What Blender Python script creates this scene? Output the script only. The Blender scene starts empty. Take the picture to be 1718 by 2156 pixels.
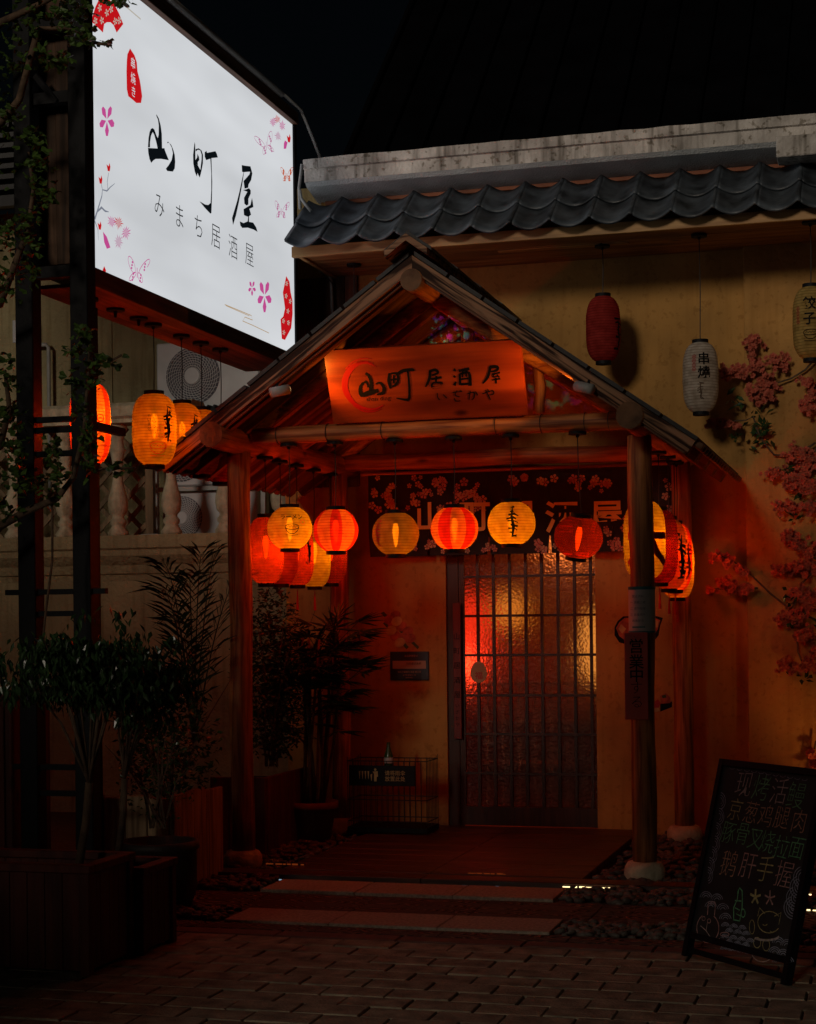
import bpy, bmesh, math, random
from mathutils import Vector, Matrix, Euler
from mathutils.geometry import tessellate_polygon
R = random.Random(7)
S = bpy.context.scene
COL = S.collection
rad = math.radians

# ---------------------------------------------------------------- camera
F_PX, YAW, ROLL, CX, CY, EYE = 3579., rad(16), .011, 859., 1310., 1.5
cd = bpy.data.cameras.new('camera')
cam = bpy.data.objects.new('camera', cd); COL.objects.link(cam); S.camera = cam
cd.sensor_fit = 'VERTICAL'; cd.sensor_height = 36; cd.sensor_width = 36
cd.lens = F_PX/2156*36; cd.shift_y = 232/2156; cd.clip_end = 400; cd.clip_start = .05
cam.matrix_world = Matrix.Translation((0, 0, EYE)) @ Matrix.Rotation(YAW, 4, 'Z') @ Matrix.Rotation(rad(90), 4, 'X') @ Matrix.Rotation(-ROLL, 4, 'Z')
# ---------------------------------------------------------------- night sky, street light as the one sun, exposure
SUN_EL, SUN_AZ = rad(13), rad(9)
w = bpy.data.worlds.new('World'); S.world = w; w.use_nodes = True
nt = w.node_tree; nt.nodes.clear()
sky = nt.nodes.new('ShaderNodeTexSky'); sky.sky_type = 'NISHITA'; sky.sun_disc = False
sky.sun_elevation = SUN_EL; sky.sun_rotation = math.pi + SUN_AZ
bg = nt.nodes.new('ShaderNodeBackground'); bg.inputs['Strength'].default_value = .0004
wo = nt.nodes.new('ShaderNodeOutputWorld')
nt.links.new(sky.outputs[0], bg.inputs[0]); nt.links.new(bg.outputs[0], wo.inputs[0])
sl = bpy.data.lights.new('street_light', 'SUN'); sl.energy = .58; sl.angle = rad(9); sl.color = (1, .86, .70)
so = bpy.data.objects.new('street_light', sl); COL.objects.link(so)
sd = Vector((math.sin(SUN_AZ)*math.cos(SUN_EL), math.cos(SUN_AZ)*math.cos(SUN_EL), -math.sin(SUN_EL)))
so.rotation_euler = sd.to_track_quat('-Z', 'Y').to_euler(); so.location = (-2, -6, 7)
S.view_settings.view_transform = 'Standard'; S.view_settings.look = 'None'
S.view_settings.exposure = 0; S.view_settings.gamma = 1
S.render.engine = 'CYCLES'
S.cycles.max_bounces = 7; S.cycles.transparent_max_bounces = 16; S.cycles.diffuse_bounces = 3
S.cycles.sample_clamp_indirect = 3; S.cycles.use_denoising = True; S.cycles.caustics_reflective = False

# ---------------------------------------------------------------- helpers
def ray(u, v):
    a, b = u-CX, CY-v
    c, s = math.cos(-ROLL), math.sin(-ROLL)
    x, z = (a*c-b*s)/F_PX, (a*s+b*c)/F_PX
    return Vector((x*math.cos(YAW)-math.sin(YAW), x*math.sin(YAW)+math.cos(YAW), z))
def at(u, v, x=None, y=None, z=None):
    """a spot of the photograph put on a known wall, floor or depth"""
    d = ray(u, v)
    t = x/d[0] if x is not None else y/d[1] if y is not None else (z-EYE)/d[2]
    return Vector((0, 0, EYE)) + d*t

ORG = {}
def thing(name, label, cat, loc=(0, 0, 0), group=None):
    o = bpy.data.objects.new(name, None); COL.objects.link(o)
    o.location = loc; o.empty_display_size = .1
    o['label'] = label; o['category'] = cat
    if group: o['group'] = group
    ORG[o] = Vector(loc)
    return o
def tag(o, label=None, cat=None, group=None, kind=None):
    if label: o['label'] = label
    if cat: o['category'] = cat
    if group: o['group'] = group
    if kind: o['kind'] = kind
    return o
def mk(name, V, Fc, mat, parent=None, smooth=False, uv=None):
    V = [Vector(p) for p in V]
    if parent is not None: org = ORG[parent]
    else:
        n = len(V); org = Vector((sum(p.x for p in V)/n, sum(p.y for p in V)/n, min(p.z for p in V)))
    me = bpy.data.meshes.new(name)
    me.from_pydata([p-org for p in V], [], Fc); me.update()
    if uv:
        l = me.uv_layers.new(name='UVMap')
        for lp in me.loops: l.data[lp.index].uv = uv[lp.vertex_index]
    if smooth: me.shade_smooth()
    if mat: me.materials.append(mat)
    o = bpy.data.objects.new(name, me); COL.objects.link(o)
    if parent is not None: o.parent = parent
    else: o.location = org
    ORG[o] = org
    return o
def inst(src, delta, parent=None, rot=None, name=None):
    o = src.copy(); COL.objects.link(o)
    o.parent = parent if parent is not None else src.parent
    o.location = Vector(src.location)+Vector(delta)
    if rot: o.rotation_euler = rot
    ORG[o] = ORG[src]
    return o
class MB:
    def __init__(s): s.v = []; s.f = []; s.marks = []
    def cut(s): s.marks.append((len(s.v), len(s.f))); return s
    def each(s, name, mat, parent=None):
        ms = [m for m in dict.fromkeys(([] if s.marks and s.marks[0] == (0, 0) else [(0, 0)])+s.marks)]+[(len(s.v), len(s.f))]
        for (a, fa), (b, fb) in zip(ms, ms[1:]):
            if b > a: mk(name, s.v[a:b], [[i-a for i in f] for f in s.f[fa:fb]], mat, parent)
    def add(s, V, Fc):
        b = len(s.v); s.v += [Vector(p) for p in V]; s.f += [[i+b for i in f] for f in Fc]; return s
    def box(s, x0, x1, y0, y1, z0, z1, M=None, c=0):
        if c <= 0:
            V = [(x, y, z) for x in (x0, x1) for y in (y0, y1) for z in (z0, z1)]
            Fc = [(0, 1, 3, 2), (4, 6, 7, 5), (0, 4, 5, 1), (2, 3, 7, 6), (0, 2, 6, 4), (1, 5, 7, 3)]
        else:
            bm = bmesh.new(); bmesh.ops.create_cube(bm, size=1)
            for q in bm.verts:
                q.co = Vector(((x0+x1)/2+q.co.x*(x1-x0), (y0+y1)/2+q.co.y*(y1-y0), (z0+z1)/2+q.co.z*(z1-z0)))
            bmesh.ops.bevel(bm, geom=bm.edges[:], offset=c, segments=1, affect='EDGES')
            bm.verts.index_update(); V = [q.co.copy() for q in bm.verts]; Fc = [[q.index for q in f.verts] for f in bm.faces]; bm.free()
        if M: V = [M @ Vector(p) for p in V]
        return s.add(V, Fc)
    def tube(s, pts, r, seg=8, cap=True):
        pts = [Vector(p) for p in pts]; n = len(pts)
        if not isinstance(r, (list, tuple)): r = [r]*n
        V = []; up = None
        for i, p in enumerate(pts):
            t = (pts[min(i+1, n-1)]-pts[max(i-1, 0)]).normalized()
            if up is None: up = t.orthogonal().normalized()
            else:
                up = (up - t*up.dot(t))
                up = up.normalized() if up.length > 1e-6 else t.orthogonal().normalized()
            b = t.cross(up)
            for k in range(seg):
                a = 2*math.pi*k/seg; V.append(p+(up*math.cos(a)+b*math.sin(a))*r[i])
        Fc = [(i*seg+k, i*seg+(k+1) % seg, (i+1)*seg+(k+1) % seg, (i+1)*seg+k) for i in range(n-1) for k in range(seg)]
        if cap: Fc += [list(range(seg))[::-1], [(n-1)*seg+k for k in range(seg)]]
        return s.add(V, Fc)
    def lathe(s, prof, c=(0, 0, 0), seg=24, M=None):
        V = []; c = Vector(c)
        for r, z in prof:
            for k in range(seg):
                a = 2*math.pi*k/seg; V.append(c+Vector((r*math.cos(a), r*math.sin(a), z)))
        n = len(prof)
        Fc = [(i*seg+k, i*seg+(k+1) % seg, (i+1)*seg+(k+1) % seg, (i+1)*seg+k) for i in range(n-1) for k in range(seg)]
        if prof[0][0] > 1e-5: Fc.append([k for k in range(seg)][::-1])
        if prof[-1][0] > 1e-5: Fc.append([(n-1)*seg+k for k in range(seg)])
        if M: V = [M @ p for p in V]
        return s.add(V, Fc)
    def prism(s, poly, fr, d=0.):
        """poly 2D, fr = (origin, right, up, normal); flat when d = 0"""
        O, X, Y, N = fr; poly = [Vector((p[0], p[1], 0)) for p in poly]
        tri = tessellate_polygon([poly])
        V = [O+X*p.x+Y*p.y for p in poly]
        if d == 0: return s.add(V, [list(t) for t in tri])
        n = len(V); V2 = V+[p+N*d for p in V]
        Fc = [list(t)[::-1] for t in tri]+[[i+n for i in t] for t in tri]+[[i, (i+1) % n, (i+1) % n+n, i+n] for i in range(n)]
        return s.add(V2, Fc)
    def done(s, name, mat, parent=None, smooth=False, **k):
        o = mk(name, s.v, s.f, mat, parent, smooth); return tag(o, **k) if k else o
def box(name, x0, x1, y0, y1, z0, z1, mat, parent=None, c=0, M=None):
    return MB().box(x0, x1, y0, y1, z0, z1, M, c).done(name, mat, parent)

# text -> flat 2D mesh (Blender's own font, with its CJK glyphs)
_tc = {}
def glyphs(body, thin=0.):
    key = (body, thin)
    if key in _tc: return _tc[key]
    cu = bpy.data.curves.new('lettering', 'FONT'); cu.body = body; cu.resolution_u = 2; cu.align_x = 'CENTER'; cu.offset = thin
    o = bpy.data.objects.new('lettering', cu); COL.objects.link(o)
    dg = bpy.context.evaluated_depsgraph_get(); dg.update()
    me = bpy.data.meshes.new_from_object(o.evaluated_get(dg))
    V = [v.co.copy() for v in me.vertices]; Fc = [list(p.vertices) for p in me.polygons]
    bpy.data.objects.remove(o); bpy.data.curves.remove(cu); bpy.data.meshes.remove(me)
    if V:
        cx = (min(v.x for v in V)+max(v.x for v in V))/2; cy = (min(v.y for v in V)+max(v.y for v in V))/2
        V = [Vector((v.x-cx, v.y-cy, 0)) for v in V]
    _tc[key] = (V, Fc); return V, Fc
def text(mb, body, fr, u, v, size, thin=0., sx=1., rot=0., shear=0.):
    O, X, Y, N = fr; V, Fc = glyphs(body, thin); c, s = math.cos(rot), math.sin(rot); mb.cut()
    P = []
    for p in V:
        a, b = (p.x+shear*p.y)*size*sx, p.y*size
        a, b = a*c-b*s, a*s+b*c
        P.append(O+X*(u+a)+Y*(v+b))
    mb.add(P, Fc); return mb
def lift(fr, d): return (fr[0]+fr[3]*d, fr[1], fr[2], fr[3])
WALLFR = lambda y: (Vector((0, y, 0)), Vector((1, 0, 0)), Vector((0, 0, 1)), Vector((0, -1, 0)))

# ---------------------------------------------------------------- materials
def nodes(name):
    m = bpy.data.materials.new(name); m.use_nodes = True
    n = m.node_tree; b = n.nodes['Principled BSDF']; return m, n, b
def mat(name, c, rough=.7, var=.25, sc=6., bump=.0, bsc=40., metal=0., c2=None, spec=.5, dist=.01, streak=0., fleck=0.):
    m, n, b = nodes(name); L = n.links.new
    b.inputs['Roughness'].default_value = rough; b.inputs['Metallic'].default_value = metal
    b.inputs['Specular IOR Level'].default_value = spec
    tc = n.nodes.new('ShaderNodeTexCoord'); oi = n.nodes.new('ShaderNodeObjectInfo')
    ad = n.nodes.new('ShaderNodeVectorMath'); ad.operation = 'MULTIPLY_ADD'; ad.inputs[1].default_value = (1, 1, 1)
    cb = n.nodes.new('ShaderNodeCombineXYZ'); mu = n.nodes.new('ShaderNodeMath'); mu.operation = 'MULTIPLY'; mu.inputs[1].default_value = 37.
    L(oi.outputs['Random'], mu.inputs[0]); L(mu.outputs[0], cb.inputs[0]); L(mu.outputs[0], cb.inputs[1])
    L(tc.outputs['Object'], ad.inputs[0]); L(cb.outputs[0], ad.inputs[2])
    no = n.nodes.new('ShaderNodeTexNoise'); no.inputs['Scale'].default_value = sc; no.inputs['Detail'].default_value = 6
    L(ad.outputs[0], no.inputs['Vector'])
    cr = n.nodes.new('ShaderNodeValToRGB'); c = Vector(c)
    d = Vector(c2) if c2 else c*(1-var*1.4); e = c*(1+var*.6)
    cr.color_ramp.elements[0].position = .32; cr.color_ramp.elements[1].position = .72
    cr.color_ramp.elements[0].color = (*d, 1); cr.color_ramp.elements[1].color = (*e, 1)
    L(no.outputs[0], cr.inputs[0]); out = cr.outputs[0]
    for (amt, scl, lo, hi, nsc) in ((streak, (9, 9, .7), .50, .72, 2.), (fleck, (1, 1, 1), .58, .66, 26.)):
        if not amt: continue
        mp = n.nodes.new('ShaderNodeMapping'); mp.inputs['Scale'].default_value = scl; L(ad.outputs[0], mp.inputs[0])
        n4 = n.nodes.new('ShaderNodeTexNoise'); n4.inputs['Scale'].default_value = nsc; n4.inputs['Detail'].default_value = 7; L(mp.outputs[0], n4.inputs[0])
        c4 = n.nodes.new('ShaderNodeValToRGB'); c4.color_ramp.elements[0].position = lo; c4.color_ramp.elements[1].position = hi
        c4.color_ramp.elements[0].color = (1, 1, 1, 1); k_ = 1-amt; c4.color_ramp.elements[1].color = (k_, k_*.95, k_*.85, 1); L(n4.outputs[0], c4.inputs[0])
        mm = n.nodes.new('ShaderNodeMixRGB'); mm.blend_type = 'MULTIPLY'; mm.inputs[0].default_value = 1; L(out, mm.inputs[1]); L(c4.outputs[0], mm.inputs[2]); out = mm.outputs[0]
    L(out, b.inputs['Base Color'])
    if bump:
        n2 = n.nodes.new('ShaderNodeTexNoise'); n2.inputs['Scale'].default_value = bsc; n2.inputs['Detail'].default_value = 4
        L(ad.outputs[0], n2.inputs['Vector'])
        bp = n.nodes.new('ShaderNodeBump'); bp.inputs['Strength'].default_value = bump; bp.inputs['Distance'].default_value = dist
        L(n2.outputs[0], bp.inputs['Height']); L(bp.outputs[0], b.inputs['Normal'])
    return m
def wood(name, c1, c2, axis='z', freq=38., rough=.6, bump=.4, gray=0., lo=.36, hi=.62):
    """long grain with rings and knots, running along one axis"""
    m, n, b = nodes(name); L = n.links.new
    b.inputs['Roughness'].default_value = rough; b.inputs['Specular IOR Level'].default_value = .35
    tc = n.nodes.new('ShaderNodeTexCoord'); oi = n.nodes.new('ShaderNodeObjectInfo')
    mu = n.nodes.new('ShaderNodeMath'); mu.operation = 'MULTIPLY'; mu.inputs[1].default_value = 19.
    L(oi.outputs['Random'], mu.inputs[0])
    ad = n.nodes.new('ShaderNodeVectorMath'); ad.operation = 'ADD'
    L(tc.outputs['Object'], ad.inputs[0]); L(mu.outputs[0], ad.inputs[1])
    mp = n.nodes.new('ShaderNodeMapping'); k = {'x': 0, 'y': 1, 'z': 2}[axis]
    s = [1., 1., 1.]; s[k] = .06; mp.inputs['Scale'].default_value = s
    L(ad.outputs[0], mp.inputs['Vector'])
    no = n.nodes.new('ShaderNodeTexNoise'); no.inputs['Scale'].default_value = freq; no.inputs['Detail'].default_value = 5; no.inputs['Distortion'].default_value = .6
    L(mp.outputs[0], no.inputs['Vector'])
    n3 = n.nodes.new('ShaderNodeTexNoise'); n3.inputs['Scale'].default_value = 5; n3.inputs['Detail'].default_value = 3
    mp2 = n.nodes.new('ShaderNodeMapping'); s2 = [1., 1., 1.]; s2[k] = .35; mp2.inputs['Scale'].default_value = s2
    L(ad.outputs[0], mp2.inputs['Vector']); L(mp2.outputs[0], n3.inputs['Vector'])
    cr = n.nodes.new('ShaderNodeValToRGB'); cr.color_ramp.elements[0].position = lo; cr.color_ramp.elements[1].position = hi
    cr.color_ramp.elements[0].color = (*c1, 1); cr.color_ramp.elements[1].color = (*c2, 1)
    L(no.outputs[0], cr.inputs[0])
    cr2 = n.nodes.new('ShaderNodeValToRGB'); cr2.color_ramp.elements[0].position = .3; cr2.color_ramp.elements[1].position = .7
    cr2.color_ramp.elements[0].color = (.45, .42, .4, 1); cr2.color_ramp.elements[1].color = (1.15, 1.1, 1.05, 1)
    L(n3.outputs[0], cr2.inputs[0])
    mx = n.nodes.new('ShaderNodeMixRGB'); mx.blend_type = 'MULTIPLY'; mx.inputs[0].default_value = .85
    L(cr.outputs[0], mx.inputs[1]); L(cr2.outputs[0], mx.inputs[2])
    vo = n.nodes.new('ShaderNodeTexVoronoi'); vo.inputs['Scale'].default_value = 4.
    mp3 = n.nodes.new('ShaderNodeMapping'); s3 = [1., 1., 1.]; s3[k] = .45; mp3.inputs['Scale'].default_value = s3
    L(ad.outputs[0], mp3.inputs['Vector']); L(mp3.outputs[0], vo.inputs['Vector'])
    cr3 = n.nodes.new('ShaderNodeValToRGB'); cr3.color_ramp.elements[0].position = .03; cr3.color_ramp.elements[1].position = .1
    cr3.color_ramp.elements[0].color = (.2, .16, .14, 1); cr3.color_ramp.elements[1].color = (1, 1, 1, 1)
    L(vo.outputs['Distance'], cr3.inputs[0])
    mx2 = n.nodes.new('ShaderNodeMixRGB'); mx2.blend_type = 'MULTIPLY'; mx2.inputs[0].default_value = .9
    L(mx.outputs[0], mx2.inputs[1]); L(cr3.outputs[0], mx2.inputs[2])
    L(mx2.outputs[0], b.inputs['Base Color'])
    bp = n.nodes.new('ShaderNodeBump'); bp.inputs['Strength'].default_value = bump; bp.inputs['Distance'].default_value = .006
    L(no.outputs[0], bp.inputs['Height']); L(bp.outputs[0], b.inputs['Normal'])
    return m
def emis(name, c, s):
    m = bpy.data.materials.new(name); m.use_nodes = True; n = m.node_tree; n.nodes.clear()
    e = n.nodes.new('ShaderNodeEmission'); e.inputs[0].default_value = (*c, 1); e.inputs[1].default_value = s
    o = n.nodes.new('ShaderNodeOutputMaterial'); n.links.new(e.outputs[0], o.inputs[0]); return m
def paper(name, c, c2=None, panels=0, width=.5, through=.22):
    """lantern paper: lit through from inside, dark wire lines, optional panels of a second colour"""
    m = bpy.data.materials.new(name); m.use_nodes = True; n = m.node_tree; n.nodes.clear(); L = n.links.new
    uv = n.nodes.new('ShaderNodeUVMap'); sp = n.nodes.new('ShaderNodeSeparateXYZ'); L(uv.outputs[0], sp.inputs[0])
    fr = n.nodes.new('ShaderNodeMath'); fr.operation = 'FRACT'; L(sp.outputs[1], fr.inputs[0])
    lt = n.nodes.new('ShaderNodeMath'); lt.operation = 'LESS_THAN'; lt.inputs[1].default_value = .13; L(fr.outputs[0], lt.inputs[0])
    col = n.nodes.new('ShaderNodeMixRGB'); col.inputs[1].default_value = (*c, 1); col.inputs[2].default_value = (*(c2 or c), 1); col.inputs[0].default_value = 0
    if panels:
        mu = n.nodes.new('ShaderNodeMath'); mu.operation = 'MULTIPLY'; mu.inputs[1].default_value = panels; L(sp.outputs[0], mu.inputs[0])
        f2 = n.nodes.new('ShaderNodeMath'); f2.operation = 'FRACT'; L(mu.outputs[0], f2.inputs[0])
        l2 = n.nodes.new('ShaderNodeMath'); l2.operation = 'LESS_THAN'; l2.inputs[1].default_value = width; L(f2.outputs[0], l2.inputs[0])
        L(l2.outputs[0], col.inputs[0])
    tc = n.nodes.new('ShaderNodeTexCoord'); no = n.nodes.new('ShaderNodeTexNoise'); no.inputs['Scale'].default_value = 22; no.inputs['Detail'].default_value = 5
    L(tc.outputs['Object'], no.inputs[0])
    cr = n.nodes.new('ShaderNodeValToRGB'); cr.color_ramp.elements[0].color = (.68, .62, .55, 1); cr.color_ramp.elements[1].color = (1.1, 1.1, 1.1, 1)
    cr.color_ramp.elements[0].position = .3; cr.color_ramp.elements[1].position = .65
    L(no.outputs[0], cr.inputs[0])
    m1 = n.nodes.new('ShaderNodeMixRGB'); m1.blend_type = 'MULTIPLY'; m1.inputs[0].default_value = 1; L(col.outputs[0], m1.inputs[1]); L(cr.outputs[0], m1.inputs[2])
    m2 = n.nodes.new('ShaderNodeMixRGB'); m2.inputs[2].default_value = (c[0]*.42, c[1]*.30, c[2]*.2, 1); L(lt.outputs[0], m2.inputs[0]); L(m1.outputs[0], m2.inputs[1])
    df = n.nodes.new('ShaderNodeBsdfDiffuse'); tl = n.nodes.new('ShaderNodeBsdfTranslucent'); tr = n.nodes.new('ShaderNodeBsdfTransparent')
    for q in (df, tl): L(m2.outputs[0], q.inputs[0])
    m4 = n.nodes.new('ShaderNodeMixRGB'); m4.blend_type = 'MULTIPLY'; m4.inputs[0].default_value = 1; m4.inputs[2].default_value = (1, .5, .3, 1); L(m2.outputs[0], m4.inputs[1]); L(m4.outputs[0], tr.inputs[0])
    bp = n.nodes.new('ShaderNodeBump'); bp.inputs['Strength'].default_value = .3; bp.inputs['Distance'].default_value = .004; L(no.outputs[0], bp.inputs['Height'])
    L(bp.outputs[0], df.inputs['Normal'])
    a = n.nodes.new('ShaderNodeMixShader'); a.inputs[0].default_value = .62; L(df.outputs[0], a.inputs[1]); L(tl.outputs[0], a.inputs[2])
    b = n.nodes.new('ShaderNodeMixShader'); b.inputs[0].default_value = through; L(a.outputs[0], b.inputs[1]); L(tr.outputs[0], b.inputs[2])
    o = n.nodes.new('ShaderNodeOutputMaterial'); L(b.outputs[0], o.inputs[0]); return m

M = {}
M['plaster'] = mat('ochre_plaster', (.50, .255, .06), .85, .22, 2.0, .5, 22, dist=.014, streak=.14, fleck=.18)
M['plaster_pier'] = mat('ochre_plaster_rough', (.54, .275, .07), .85, .24, 2.2, .8, 16, dist=.016, streak=.14, fleck=.18)
M['stucco'] = mat('beige_stucco', (.42, .35, .19), .9, .2, 2., .9, 34, dist=.02, streak=.3)
M['concrete'] = mat('white_concrete', (.72, .67, .61), .9, .28, 5., .8, 50, c2=(.42, .38, .34), streak=.7, fleck=.5)
M['cove'] = mat('grey_render', (.62, .64, .64), .9, .15, 4., .9, 90)
M['stone'] = mat('carved_stone', (.66, .58, .40), .9, .25, 14., .8, 60, streak=.3)
M['granite'] = mat('granite_slab', (.40, .32, .24), .75, .3, 60., .3, 120)
M['paver'] = mat('clay_paver', (.34, .275, .185), .85, .42, 9., .6, 70)
M['joint'] = mat('sandy_joint', (.11, .08, .05), .95, .3, 30., .5, 60)
M['kerb'] = mat('red_kerb', (.15, .075, .055), .8, .3, 8., .4, 60)
M['redtrim'] = mat('red_trim', (.30, .09, .035), .7, .2, 6.)
M['pebble'] = mat('river_pebble', (.13, .105, .085), .6, .5, 9., .2, 60)
M['tile'] = mat('grey_roof_tile', (.085, .102, .120), .4, .6, 7., .35, 26)
M['roofmetal'] = mat('black_roof_sheet', (.018, .018, .02), .45, .3, 3.)
M['roofdark'] = mat('dark_roof_sheet', (.004, .004, .005), .8, .3, 3., spec=.02)
M['black'] = mat('black_steel', (.006, .006, .008), .6, .3, 12., .15, 60, spec=.2)
M['wire'] = mat('black_wire', (.02, .018, .016), .5, .1)
M['white'] = mat('white_sheet_metal', (.58, .6, .62), .45, .1, 4.)
M['fandark'] = mat('fan_dark', (.10, .10, .13), .6, .2)
M['greypipe'] = mat('grey_pipe', (.42, .42, .4), .5, .15, 8.)
M['paperwhite'] = mat('notice_paper', (.52, .52, .50), .5, .1, 8.)
M['ink'] = mat('black_ink', (.006, .005, .005), .6, .1, spec=.12)
M['redink'] = mat('red_ink', (.45, .02, .02), .6, .1)
M['redring'] = mat('red_lacquer', (.34, .006, .006), .3, .1)
M['redplaque'] = mat('red_plaque_paint', (.50, .045, .02), .5, .2, 5.)
M['chalkboard'] = mat('chalkboard', (.022, .024, .024), .7, .4, 6.)
M['cloth'] = mat('black_cloth', (.02, .014, .012), .9, .3, 6.)
M['teal'] = mat('teal_tape', (.03, .2, .22), .35, .2)
M['darkpot'] = mat('dark_glazed_pot', (.03, .022, .018), .6, .4, 9., .3, 40)
M['terra'] = mat('terracotta', (.22, .085, .05), .8, .2, 6.)
M['soil'] = mat('soil', (.03, .02, .014), .95, .3, 20., .6, 40)
M['leaf'] = mat('ginkgo_leaf', (.085, .16, .025), .5, .4, 30., c2=(.035, .07, .014))
M['leafdark'] = mat('dark_leaf', (.045, .095, .032), .25, .4, 20.)
M['palm'] = mat('palm_leaf', (.018, .035, .012), .45, .3, 20.)
M['bark'] = mat('bark', (.14, .085, .05), .85, .4, 18., .7, 30)
M['cane'] = mat('palm_cane', (.16, .09, .045), .6, .4, 18., .5, 30)
M['petal'] = mat('pink_petal', (.62, .15, .085), .7, .25, 30.)
M['log'] = wood('peeled_log', (.23, .065, .02), (.58, .24, .075), 'z')
M['logx'] = wood('peeled_log_across', (.23, .065, .02), (.58, .24, .075), 'x')
M['logy'] = wood('peeled_log_deep', (.23, .065, .02), (.58, .24, .075), 'y')
M['logend'] = mat('log_end_grain', (.20, .10, .045), .8, .35, 12., .5, 40)
M['barge'] = wood('weathered_board', (.04, .016, .008), (.46, .26, .15), 'x', 30, .8, 1., lo=.44, hi=.56)
M['ceil'] = wood('roof_board', (.10, .035, .014), (.26, .11, .04), 'x', 30)
M['shingle'] = mat('dark_shingle', (.025, .022, .021), .6, .4, 6., .4, 30)
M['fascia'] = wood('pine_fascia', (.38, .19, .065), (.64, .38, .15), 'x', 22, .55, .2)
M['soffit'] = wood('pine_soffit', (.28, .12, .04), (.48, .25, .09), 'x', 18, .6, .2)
M['signwood'] = wood('varnished_sign_wood', (.20, .027, .007), (.37, .060, .012), 'x', 14, .3, .12)
M['cladding'] = wood('brown_cladding', (.07, .035, .02), (.17, .09, .055), 'z', 20, .7, .4)
M['panelwood'] = wood('old_panel_board', (.05, .03, .02), (.16, .09, .055), 'z', 24, .8, .5)
M['boxwood'] = wood('sign_box_wood', (.10, .045, .028), (.24, .11, .065), 'y', 20, .7, .3)
M['planter'] = wood('red_planter_board', (.08, .015, .010), (.15, .032, .018), 'z', 22, .6, .3)
M['oldplank'] = wood('pale_old_plank', (.26, .18, .10), (.60, .44, .27), 'z', 34, .85, .8)
M['doorwood'] = wood('dark_door_wood', (.025, .010, .006), (.07, .026, .013), 'z', 20, .5, .2)
M['deck'] = wood('deck_board', (.045, .020, .012), (.11, .048, .026), 'x', 24, .42, .3)
M['latt'] = wood('lattice_batten', (.16, .11, .06), (.30, .21, .12), 'z', 30, .7, .3)

# carved wave band for the threshold stones
def carved():
    m, n, b = nodes('carved_wave_stone'); L = n.links.new
    b.inputs['Roughness'].default_value = .7
    tc = n.nodes.new('ShaderNodeTexCoord'); mp = n.nodes.new('ShaderNodeMapping'); mp.inputs['Scale'].default_value = (3.3, 6.6, 1)
    L(tc.outputs['Object'], mp.inputs[0])
    vo = n.nodes.new('ShaderNodeTexVoronoi'); vo.inputs['Scale'].default_value = 1.; vo.inputs['Randomness'].default_value = .35; L(mp.outputs[0], vo.inputs['Vector'])
    mu = n.nodes.new('ShaderNodeMath'); mu.operation = 'MULTIPLY'; mu.inputs[1].default_value = 42; L(vo.outputs['Distance'], mu.inputs[0])
    si = n.nodes.new('ShaderNodeMath'); si.operation = 'SINE'; L(mu.outputs[0], si.inputs[0])
    cr = n.nodes.new('ShaderNodeValToRGB'); cr.color_ramp.elements[0].color = (.05, .028, .018, 1); cr.color_ramp.elements[1].color = (.15, .085, .055, 1)
    cr.color_ramp.elements[0].position = .25; cr.color_ramp.elements[1].position = .6
    L(si.outputs[0], cr.inputs[0]); L(cr.outputs[0], b.inputs['Base Color'])
    bp = n.nodes.new('ShaderNodeBump'); bp.inputs['Strength'].default_value = 1; bp.inputs['Distance'].default_value = .012
    L(si.outputs[0], bp.inputs['Height']); L(bp.outputs[0], b.inputs['Normal']); return m
M['carved'] = carved()
def hammered():
    m, n, b = nodes('hammered_glass'); L = n.links.new
    b.inputs['Transmission Weight'].default_value = 1; b.inputs['Roughness'].default_value = .42; b.inputs['IOR'].default_value = 1.35
    b.inputs['Base Color'].default_value = (.9, .8, .7, 1)
    tc = n.nodes.new('ShaderNodeTexCoord'); vo = n.nodes.new('ShaderNodeTexVoronoi'); vo.inputs['Scale'].default_value = 62
    vo.feature = 'SMOOTH_F1'
    L(tc.outputs['Object'], vo.inputs['Vector'])
    bp = n.nodes.new('ShaderNodeBump'); bp.inputs['Strength'].default_value = 1; bp.inputs['Distance'].default_value = .012
    L(vo.outputs['Distance'], bp.inputs['Height']); L(bp.outputs[0], b.inputs['Normal']); return m
M['glass'] = hammered()
M['roomwall'] = mat('room_wall', (.42, .2, .07), .8, .2, 3.)
M['lit_white'] = emis('backlit_white', (.93, .96, 1.0), .66)
_n = M['lit_white'].node_tree; _txc = _n.nodes.new('ShaderNodeTexCoord'); _mp = _n.nodes.new('ShaderNodeMapping'); _mp.inputs['Scale'].default_value = (0, .25, 1.1)
_no = _n.nodes.new('ShaderNodeTexNoise'); _no.inputs['Scale'].default_value = 2.2; _no.inputs['Detail'].default_value = 2; _mr = _n.nodes.new('ShaderNodeMapRange')
_mr.inputs[1].default_value = .3; _mr.inputs[2].default_value = .7; _mr.inputs[3].default_value = .58; _mr.inputs[4].default_value = .72
_n.links.new(_txc.outputs['Object'], _mp.inputs[0]); _n.links.new(_mp.outputs[0], _no.inputs[0]); _n.links.new(_no.outputs[0], _mr.inputs[0])
_n.links.new(_mr.outputs[0], [q for q in _n.nodes if q.type == 'EMISSION'][0].inputs[1])
for k, c in dict(red=(.62, .008, .012), black=(.004, .006, .008), pink=(.62, .08, .32), pale=(.55, .22, .38), grey=(.22, .24, .30), gold=(.52, .36, .20), cream=(.55, .5, .42), orange=(.62, .12, .05)).items():
    M['lit_'+k] = emis('backlit_'+k, c, .8)

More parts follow.
